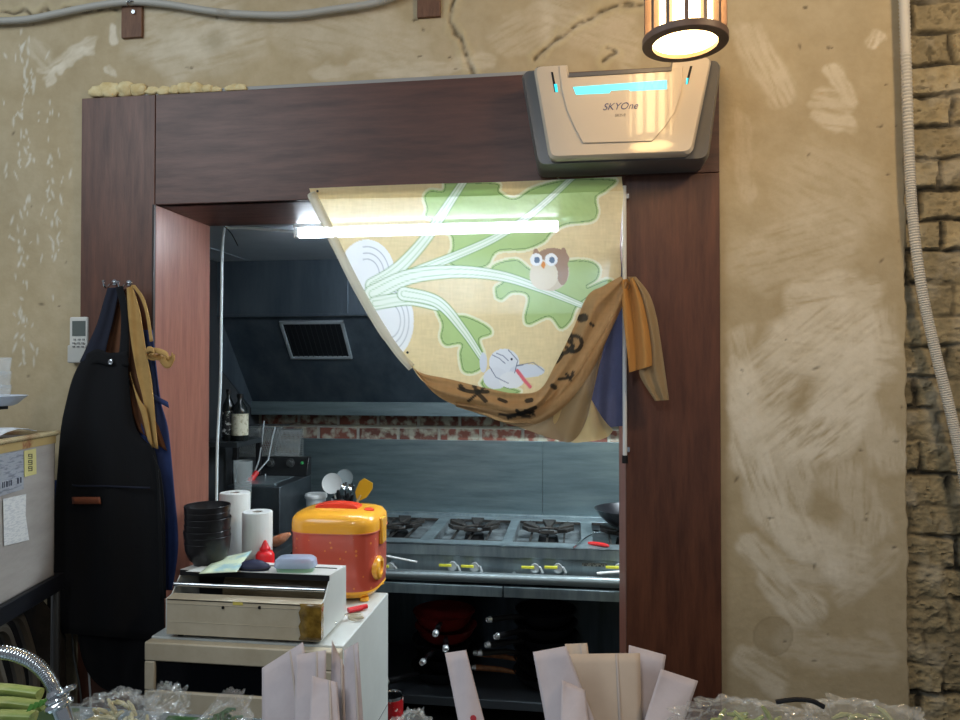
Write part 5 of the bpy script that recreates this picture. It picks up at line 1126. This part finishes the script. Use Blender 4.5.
# cables hanging under the aprons
tag(MB().tube(pspline([(84,600),(87,650),(90,690),(92,740)], 16, WY-.02), .0028, 6).build('white_cable', m_white), 'white cable hanging below the black apron', 'cable')
tag(MB().tube(pspline([(72,600),(73,650),(80,690),(84,740)], 16, WY-.03), .0028, 6).build('grey_cable', mat('grey_cable', (96,96,92), .5)), 'grey cable hanging below the black apron left of the white cable', 'cable')
# upper bracket shelf with dish + glasses at far left (shelf itself ends just outside the frame)
dyy = 1.62; pd = P(-4, 400, dyy); dz = P(10, 406, dyy).z; sx0 = P(-60, 400, dyy).x
ds = thing('dish_stand', 'dark stand at the left edge with the dish on it', 'stand', (sx0, dyy, 0)); MB().mm(sx0-.12, P(0, 400, dyy).x-.012, dyy-.05, dyy+.04, dz-.010, dz-.001).build('plate', m_dark, ds); MB().tube([(sx0-.112, dyy, dz-.016), (sx0-.112, WY-.001, dz-.016)], .006, 12).build('wall_arm', m_dark, ds); ds.location
dr_ = P(19.5, 397, dyy).x-P(-12, 397, dyy).x
dc = P(-12, 397, dyy).x; hD = P(10, 396, dyy).z-dz
tag(MB().lathe([(.001, 0), (dr_*.62, 0), (dr_*.72, .004), (dr_*.96, hD-.002), (dr_, hD), (dr_*.97, hD+.001), (dr_*.7, .007), (.001, .006)], (dc, dyy, dz), 44).build('dish', mat('blue_white_enamel', (188,198,212), .25)), 'pale blue-white shallow dish at the left edge holding a glass', 'dish')
gx = P(3, 380, dyy).x
m_gl = mat('tumbler_glass', (240,245,245), .05, alpha=.45)
gz = dz+.0075
for i in range(3):
    rg = .0185; z = gz+i*.034; top = z+.045
    tag(MB().lathe([(.001, 0), (rg*.75, 0), (rg, .040), (rg*1.03, .045), (rg*.93, .044), (rg*.7, .004), (.001, .004)], (gx, dyy, z), 28).build('glass', mat('tumbler_glass', (225,232,235), .08, alpha=.22)), ['small clear glass at the bottom of the nested glasses on the dish', 'small clear glass in the middle of the nested glasses on the dish', 'small clear glass topmost of the nested glasses on the dish'][i], 'glass', 'nested glasses on the dish')

# ================================================================== FOREGROUND COUNTER
CT = .885
ct = thing('front_counter', 'dark steel serving counter in the foreground below the paper bags', 'counter', (0, .9, 0))
MB().mm(-1.3, 1.3, .62, 1.22, CT-.04, CT).build('worktop', m_steel, ct, bevel=.003)
MB().mm(-1.28, 1.28, .66, 1.18, 0, CT-.04).build('cabinet', m_dark, ct)
# flat paper bags
m_bag = mat('white_kraft_paper', (196,184,184), .75, c2=(182,170,172), nscale=12, bump=.2, bscale=30); m_bag2 = mat('beige_kraft_paper', (198,178,158), .75, c2=(188,168,148), nscale=12)
def flatbag(quad, Y, label, m=m_bag, grp='flat paper bags standing on the counter', dy=0, fold=True, depth=.006, tilt=.05, name='paper_bag', bottomz=None):
    # quad: TL,TR,BR,BL in pixels at depth Y, front sheet + back sheet + side gussets
    n, m_ = 12, 8; TL, TR, BR, BL = quad
    t = thing(name, label, 'bag', tuple(P((BL[0]+BR[0])/2, (BL[1]+BR[1])/2, Y)), grp)
    zz0 = CT+.001
    def pt(a, b, o):
        u = (TL[0]*(1-a)+TR[0]*a)*(1-b)+(BL[0]*(1-a)+BR[0]*a)*b; v = (TL[1]*(1-a)+TR[1]*a)*(1-b)+(BL[1]*(1-a)+BR[1]*a)*b
        y = Y+tilt*(b-1)*-1+o+.003*math.sin(a*5+b*3); p = P(u, v, y); return p
    F_ = [[pt(i/n, j/m_, 0) for i in range(n+1)] for j in range(m_+1)]
    Bk = [[pt(i/n, j/m_, depth*(1 if 0 < i < n else .15)) for i in range(n+1)] for j in range(m_+1)]
    for G in (F_, Bk):
        dz_ = 0
        for i in range(n+1):
            p = G[-1][i]; G.append if 0 else None
        G.append([Vector((p.x, p.y, zz0)) for p in G[-1]])
    MB().grid(F_).build('front_sheet', m, t, solid=.0007, smooth=180); MB().grid(Bk).build('back_sheet', m, t, solid=.0007, smooth=180)
    if fold:
        q = [F_[j][n//2+2]+Vector((0,-.0012,0)) for j in range(m_+2)]; q2 = [p+Vector((.004,-.0003,0)) for p in q]
        MB().grid([q, q2]).build('centre_seam', mat('paper_seam', (186,172,162), .8), t, solid=.0005)
    return t
Yb_ = 1.06
Lg = [  # left cluster
 ([(262,668),(303,642),(318,735),(262,735)], 1.12, 'lilac-white paper bag leftmost of the left bunch, with a slanted top'),
 ([(296,655),(326,650),(326,735),(294,735)], 1.09, 'lilac-white paper bag second from left in the left bunch'),
 ([(312,676),(337,682),(341,735),(308,735)], 1.05, 'paper bag at the front middle of the left bunch, lower top edge'),
 ([(332,640),(345,668),(347,735),(330,735)], 1.10, 'narrow paper bag with pointed tip behind the middle of the left bunch'),
 ([(344,650),(358,642),(364,735),(346,735)], 1.08, 'grey-white paper bag at the right end of the left bunch'),
]
for q, Y, l in Lg: flatbag(q, Y, l, grp='paper bags in the left bunch')
Rg = [
 ([(533,652),(566,646),(600,735),(548,735)], 1.06, 'whitish paper bag leftmost of the right bunch', m_bag),
 ([(565,644),(587,643),(600,735),(570,735)], 1.14, 'small upright paper bag showing its top at the left rear of the right bunch', m_bag2),
 ([(566,654),(640,653),(642,735),(574,735)], 1.10, 'wide beige paper bag in the middle of the right bunch', m_bag2),
 ([(629,645),(666,655),(654,735),(626,735)], 1.13, 'paper bag leaning right behind the wide beige one', m_bag),
 ([(661,669),(698,681),(676,745),(640,735)], 1.07, 'paper bag rightmost of the right bunch, tilted over', m_bag),
]
for q, Y, l, m in Rg: flatbag(q, Y, l, m, grp='paper bags in the right bunch', fold=(m is m_bag2))
b_ = flatbag([(562,680),(585,690),(590,735),(560,735)], 1.03, 'low crumpled paper piece at the front of the right bunch', m_bag, grp='paper bags in the right bunch', fold=False)
# single chopstick sleeve with red seal
ss_ = flatbag([(445,653),(466,650),(488,735),(461,735)], 1.02, 'single narrow white paper sleeve with a small red mark', m_bag, grp=None, fold=False, name='chopstick_sleeve', depth=.004)
p = P(474, 716, 1.02+.011); MB().lathe([(.0045, 0), (.0045, .0005), (.001, .0006)], (p.x, 1.02+.0045, p.z), 20, Matrix.Rotation(R(90), 3, 'X')).build('red_mark', mat('red_seal', (196,60,66), .6), ss_)
# chrome flexible hose with spray joint
Yh = 1.0; hs = thing('spray_hose', 'chrome corrugated tap hose curving down to a round joint at the lower left', 'hose', tuple(P(60, 700, Yh)))
hp = spline([P(-70, 690, Yh), P(-30, 662, Yh), P(0, 652.5, Yh), P(25, 658, Yh), P(42, 670, Yh), P(52, 684, Yh), P(55, 692, Yh)], 150)
MB().tube(hp, [.0088+(.0018 if i % 3 == 1 else 0) for i in range(150)], 16).build('corrugated_tube', m_chrome, hs, smooth=60)
d0 = (P(64, 720, Yh)-P(50, 680, Yh)).normalized(); Mj = Vector((0,0,1)).rotation_difference(-d0).to_matrix(); pj = P(58, 701, Yh)
MB().lathe([(.001, -.05), (.012, -.05), (.013, -.012), (.019, -.010), (.0205, -.006), (.019, -.002), (.016, 0), (.0175, .003), (.0165, .006), (.012, .008), (.0135, .011), (.012, .014), (.010, .018), (.001, .018)], tuple(pj), 36, Mj).build('joint', m_chrome, hs)
ring2 = MB(); pr = P(66, 690, Yh); ring2.tube([Vector(pr)+Mj @ Vector((.012*math.cos(t), .012*math.sin(t), 0)) for t in np.linspace(0, 2*math.pi, 26)], .0032, 8); ring2.build('clamp_ring', m_chrome, hs)
MB().tube([P(58, 701, Yh)+d0*.04, Vector((P(70, 740, Yh).x, Yh, CT+.001))], .014, 14).build('tap_neck', m_chrome, hs)
MB().tube([P(-70, 690, Yh), Vector((P(-72, 700, Yh).x, Yh, CT))], .010, 12).build('tap_riser', m_chrome, hs)
# green stalks
m_cel = mat('pale_green_stalk', (178,182,112), .4, c2=(128,148,66), nscale=10, stretch=(2,8,8), coat=.2)
for i, (pts_, l) in enumerate(([[( -20,688),(10,690),(40,694)], 'pale green vegetable stalk on top at the lower left corner'], [[(-20,703),(10,703),(36,706),(44,704)], 'pale green vegetable stalk in the middle at the lower left corner'], [[(-20,716),(10,716),(34,717)], 'green vegetable stalk lowest at the lower left corner'])):
    Y = 1.08-.03*i; t = thing('vegetable_stalk', l, 'vegetable', tuple(P(10, pts_[1][1], Y)), 'green stalks in the corner')
    k = 16; pp = pspline(pts_, k, Y); G = []
    for p in pp:
        r_ = []
        for a in range(14): th = 2*math.pi*a/14; r = .010*(1+.12*math.sin(3*th)); r_.append(p+Vector((0, math.cos(th)*r, math.sin(th)*r*.9)))
        G.append(r_)
    b = MB().grid(G, True); b.f += [tuple(range(14)), tuple((k-1)*14+j for j in range(14))]; b.build('stalk', m_cel, t)
    if i == 2:
        lf = MB(); 
        for q in range(4): c0 = P(26+5*q, 712-2*q, Y-.012); lf.prism([c0, c0+Vector((.01,-.003,.004)), c0+Vector((.016,.0,.012)), c0+Vector((.004,.003,.011))], (0, .0012, 0))
        lf.build('leaf', mat('leaf_green', (70,120,40), .5), t)
# tray carrying the stalks
ptz = P(0, 728, 1.05).z
tag(MB().mm(P(-80,720,1.05).x, P(46,720,1.05).x, .96, 1.13, CT+.0005, ptz).build('vegetable_crate', mat('green_crate', (60,84,50), .6), bevel=.002), 'low tray under the green stalks at the lower left', 'tray')
# crumpled plastic bags
from mathutils import noise
m_film = film('clear_crinkled_film', a=.15); m_sprout = mat('pale_sprouts', (206,200,168), .5, c2=(170,160,110), nscale=50)
def plastic_bag(path_u, Y, rx, rz, zc_v, seed, label, peaks=(), content=True, cm_=None, grp='clear bags on the counter'):
    import bmesh
    c0 = P(path_u, zc_v, Y); t = thing('plastic_bag', label, 'bag', (c0.x, Y, CT+.001), grp)
    bm = bmesh.new(); bmesh.ops.create_icosphere(bm, subdivisions=6, radius=1); vs = []
    for v in bm.verts:
        p = v.co; o = Vector((seed*3.1, seed*1.7, 0)); r = 1+.28*(abs(noise.noise(p*2.2+o))*2-.4)+.20*(abs(noise.noise(p*5+o))*2-.3)+.09*(abs(noise.noise(p*12+o))-.2)
        q = Vector((p.x*rx*r, p.y*.06*r, p.z*rz*r))
        for (pu, ph, pw) in peaks:
            g = math.exp(-((q.x-pu)/pw)**2); 
            if p.z > 0: q.z += ph*g*p.z**2
        q = q+c0
        if p.z < 0: q.z = c0.z+p.z*(c0.z-CT-.002)*min(r, 1.0)
        q.z = max(q.z, CT+.002); vs.append(q)
    fs = [tuple(x.index for x in f.verts) for f in bm.faces]; bm.free()
    MB().add(vs, fs).build('film', m_film, t, smooth=25)
    if content:
        b = MB(); rs = np.random.RandomState(seed)
        for k in range(70):
            a = rs.rand(3)*2-1; p = c0+Vector((a[0]*rx*.62, a[1]*.03, 0)); p.z = CT+.016+(a[2]*.5+.5)*(c0.z+rz*.45-CT-.016); d = Vector((rs.randn(), rs.randn()*.5, rs.randn()*.6)).normalized()*.014
            if p.z < CT+.014: p.z = CT+.014
            b.tube([p-d, p+Vector((0,0,.003)), p+d], [.0022, .0036, .002], 6)
        o = b.build('contents', cm_ or m_sprout, t); o['kind'] = 'stuff'
plastic_bag(115, 1.06, .062, .036, 722, 3, 'clear crinkled bag of pale food beside the chrome hose joint', peaks=((.055, .014, .012), (-.02, .006, .02)))
plastic_bag(163, 1.16, .026, .040, 716, 9, 'clear bag with a tall twisted tip right of the wide one', peaks=((-.012, .016, .007),), content=False)
plastic_bag(221, 1.04, .034, .020, 724, 5, 'small clear bag with peaked corners left of the paper bags', peaks=((.004, .030, .006), (.022, .016, .006)), cm_=mat('dark_greens', (40,84,36), .5))
plastic_bag(408, 1.0, .026, .009, 732, 6, 'small crumpled clear film left of the single paper sleeve', content=False)
plastic_bag(745, 1.02, .085, .018, 724, 12, 'clear crinkled bag of greens at the foot of the right wall', cm_=mat('pale_greens', (150,160,90), .5), peaks=((.02, .006, .02),))
plastic_bag(868, 1.02, .085, .018, 726, 15, 'clear crinkled bag rightmost on the counter', cm_=mat('pale_greens2', (160,160,110), .5))
tag(MB().tube(pspline([(776,702),(795,699.5),(812,701),(824,707)], 14, .985), .0032, 8).build('dark_strap', m_dark), 'dark curved strip lying on the clear bags at lower right', 'strip')
tag(MB().tube([Vector((P(168,706,1.16).x, 1.16, CT+.012)), Vector((P(262,706,1.16).x, 1.16, CT+.012))], .011, 10).build('green_leek', mat('dark_green_leek', (46,84,40), .45)), 'dark green stalk lying behind the clear bags', 'vegetable')
# ================================================================== LIGHT
def area(name, loc, rot, size, e, col, sy=None, spread=180):
    l = bpy.data.lights.new(name, 'AREA'); l.size = size; l.energy = e; l.color = col
    if sy: l.shape = 'RECTANGLE'; l.size_y = sy
    o = bpy.data.objects.new(name, l); COL.objects.link(o); o.location = loc; o.rotation_euler = rot; return o
def point(name, loc, e, col, r=.05):
    l = bpy.data.lights.new(name, 'POINT'); l.energy = e; l.color = col; l.shadow_soft_size = r
    o = bpy.data.objects.new(name, l); COL.objects.link(o); o.location = loc; return o
point('room_fill_light', (1.0, .85, 2.55), ROOM_W, (1, .74, .44), .10)  # added warm fill for the right wall; no bulb hangs here
point('room_fill_light', (-.3, -.6, 2.5), ROOM_C, (.85, .93, 1), .12)  # added cool fill from behind the camera, with no lamp body
area('left_daylight_fill', (-1.9, .2, 2.7), (R(35), 0, R(-40)), 1.2, DAY_W, (.82, .93, 1))  # added soft cool daylight from the upper left, without a window
area('kitchen_fill_light', (.55, 2.75, KC-.02), (0, 0, 0), .9, KIT_W, (.82, .94, 1), .06)  # extra fill added to brighten the kitchen, apart from the visible tube
wd = bpy.data.worlds.new('room_ambience'); SC.world = wd; wd.use_nodes = True; bg = wd.node_tree.nodes['Background']; bg.inputs[0].default_value = (.80, .88, 1, 1); bg.inputs[1].default_value = WORLD
SC.view_settings.view_transform = 'Standard'; SC.view_settings.look = 'None'; SC.view_settings.exposure = EXPO; SC.view_settings.gamma = 1; SC.view_settings.use_curve_mapping = False
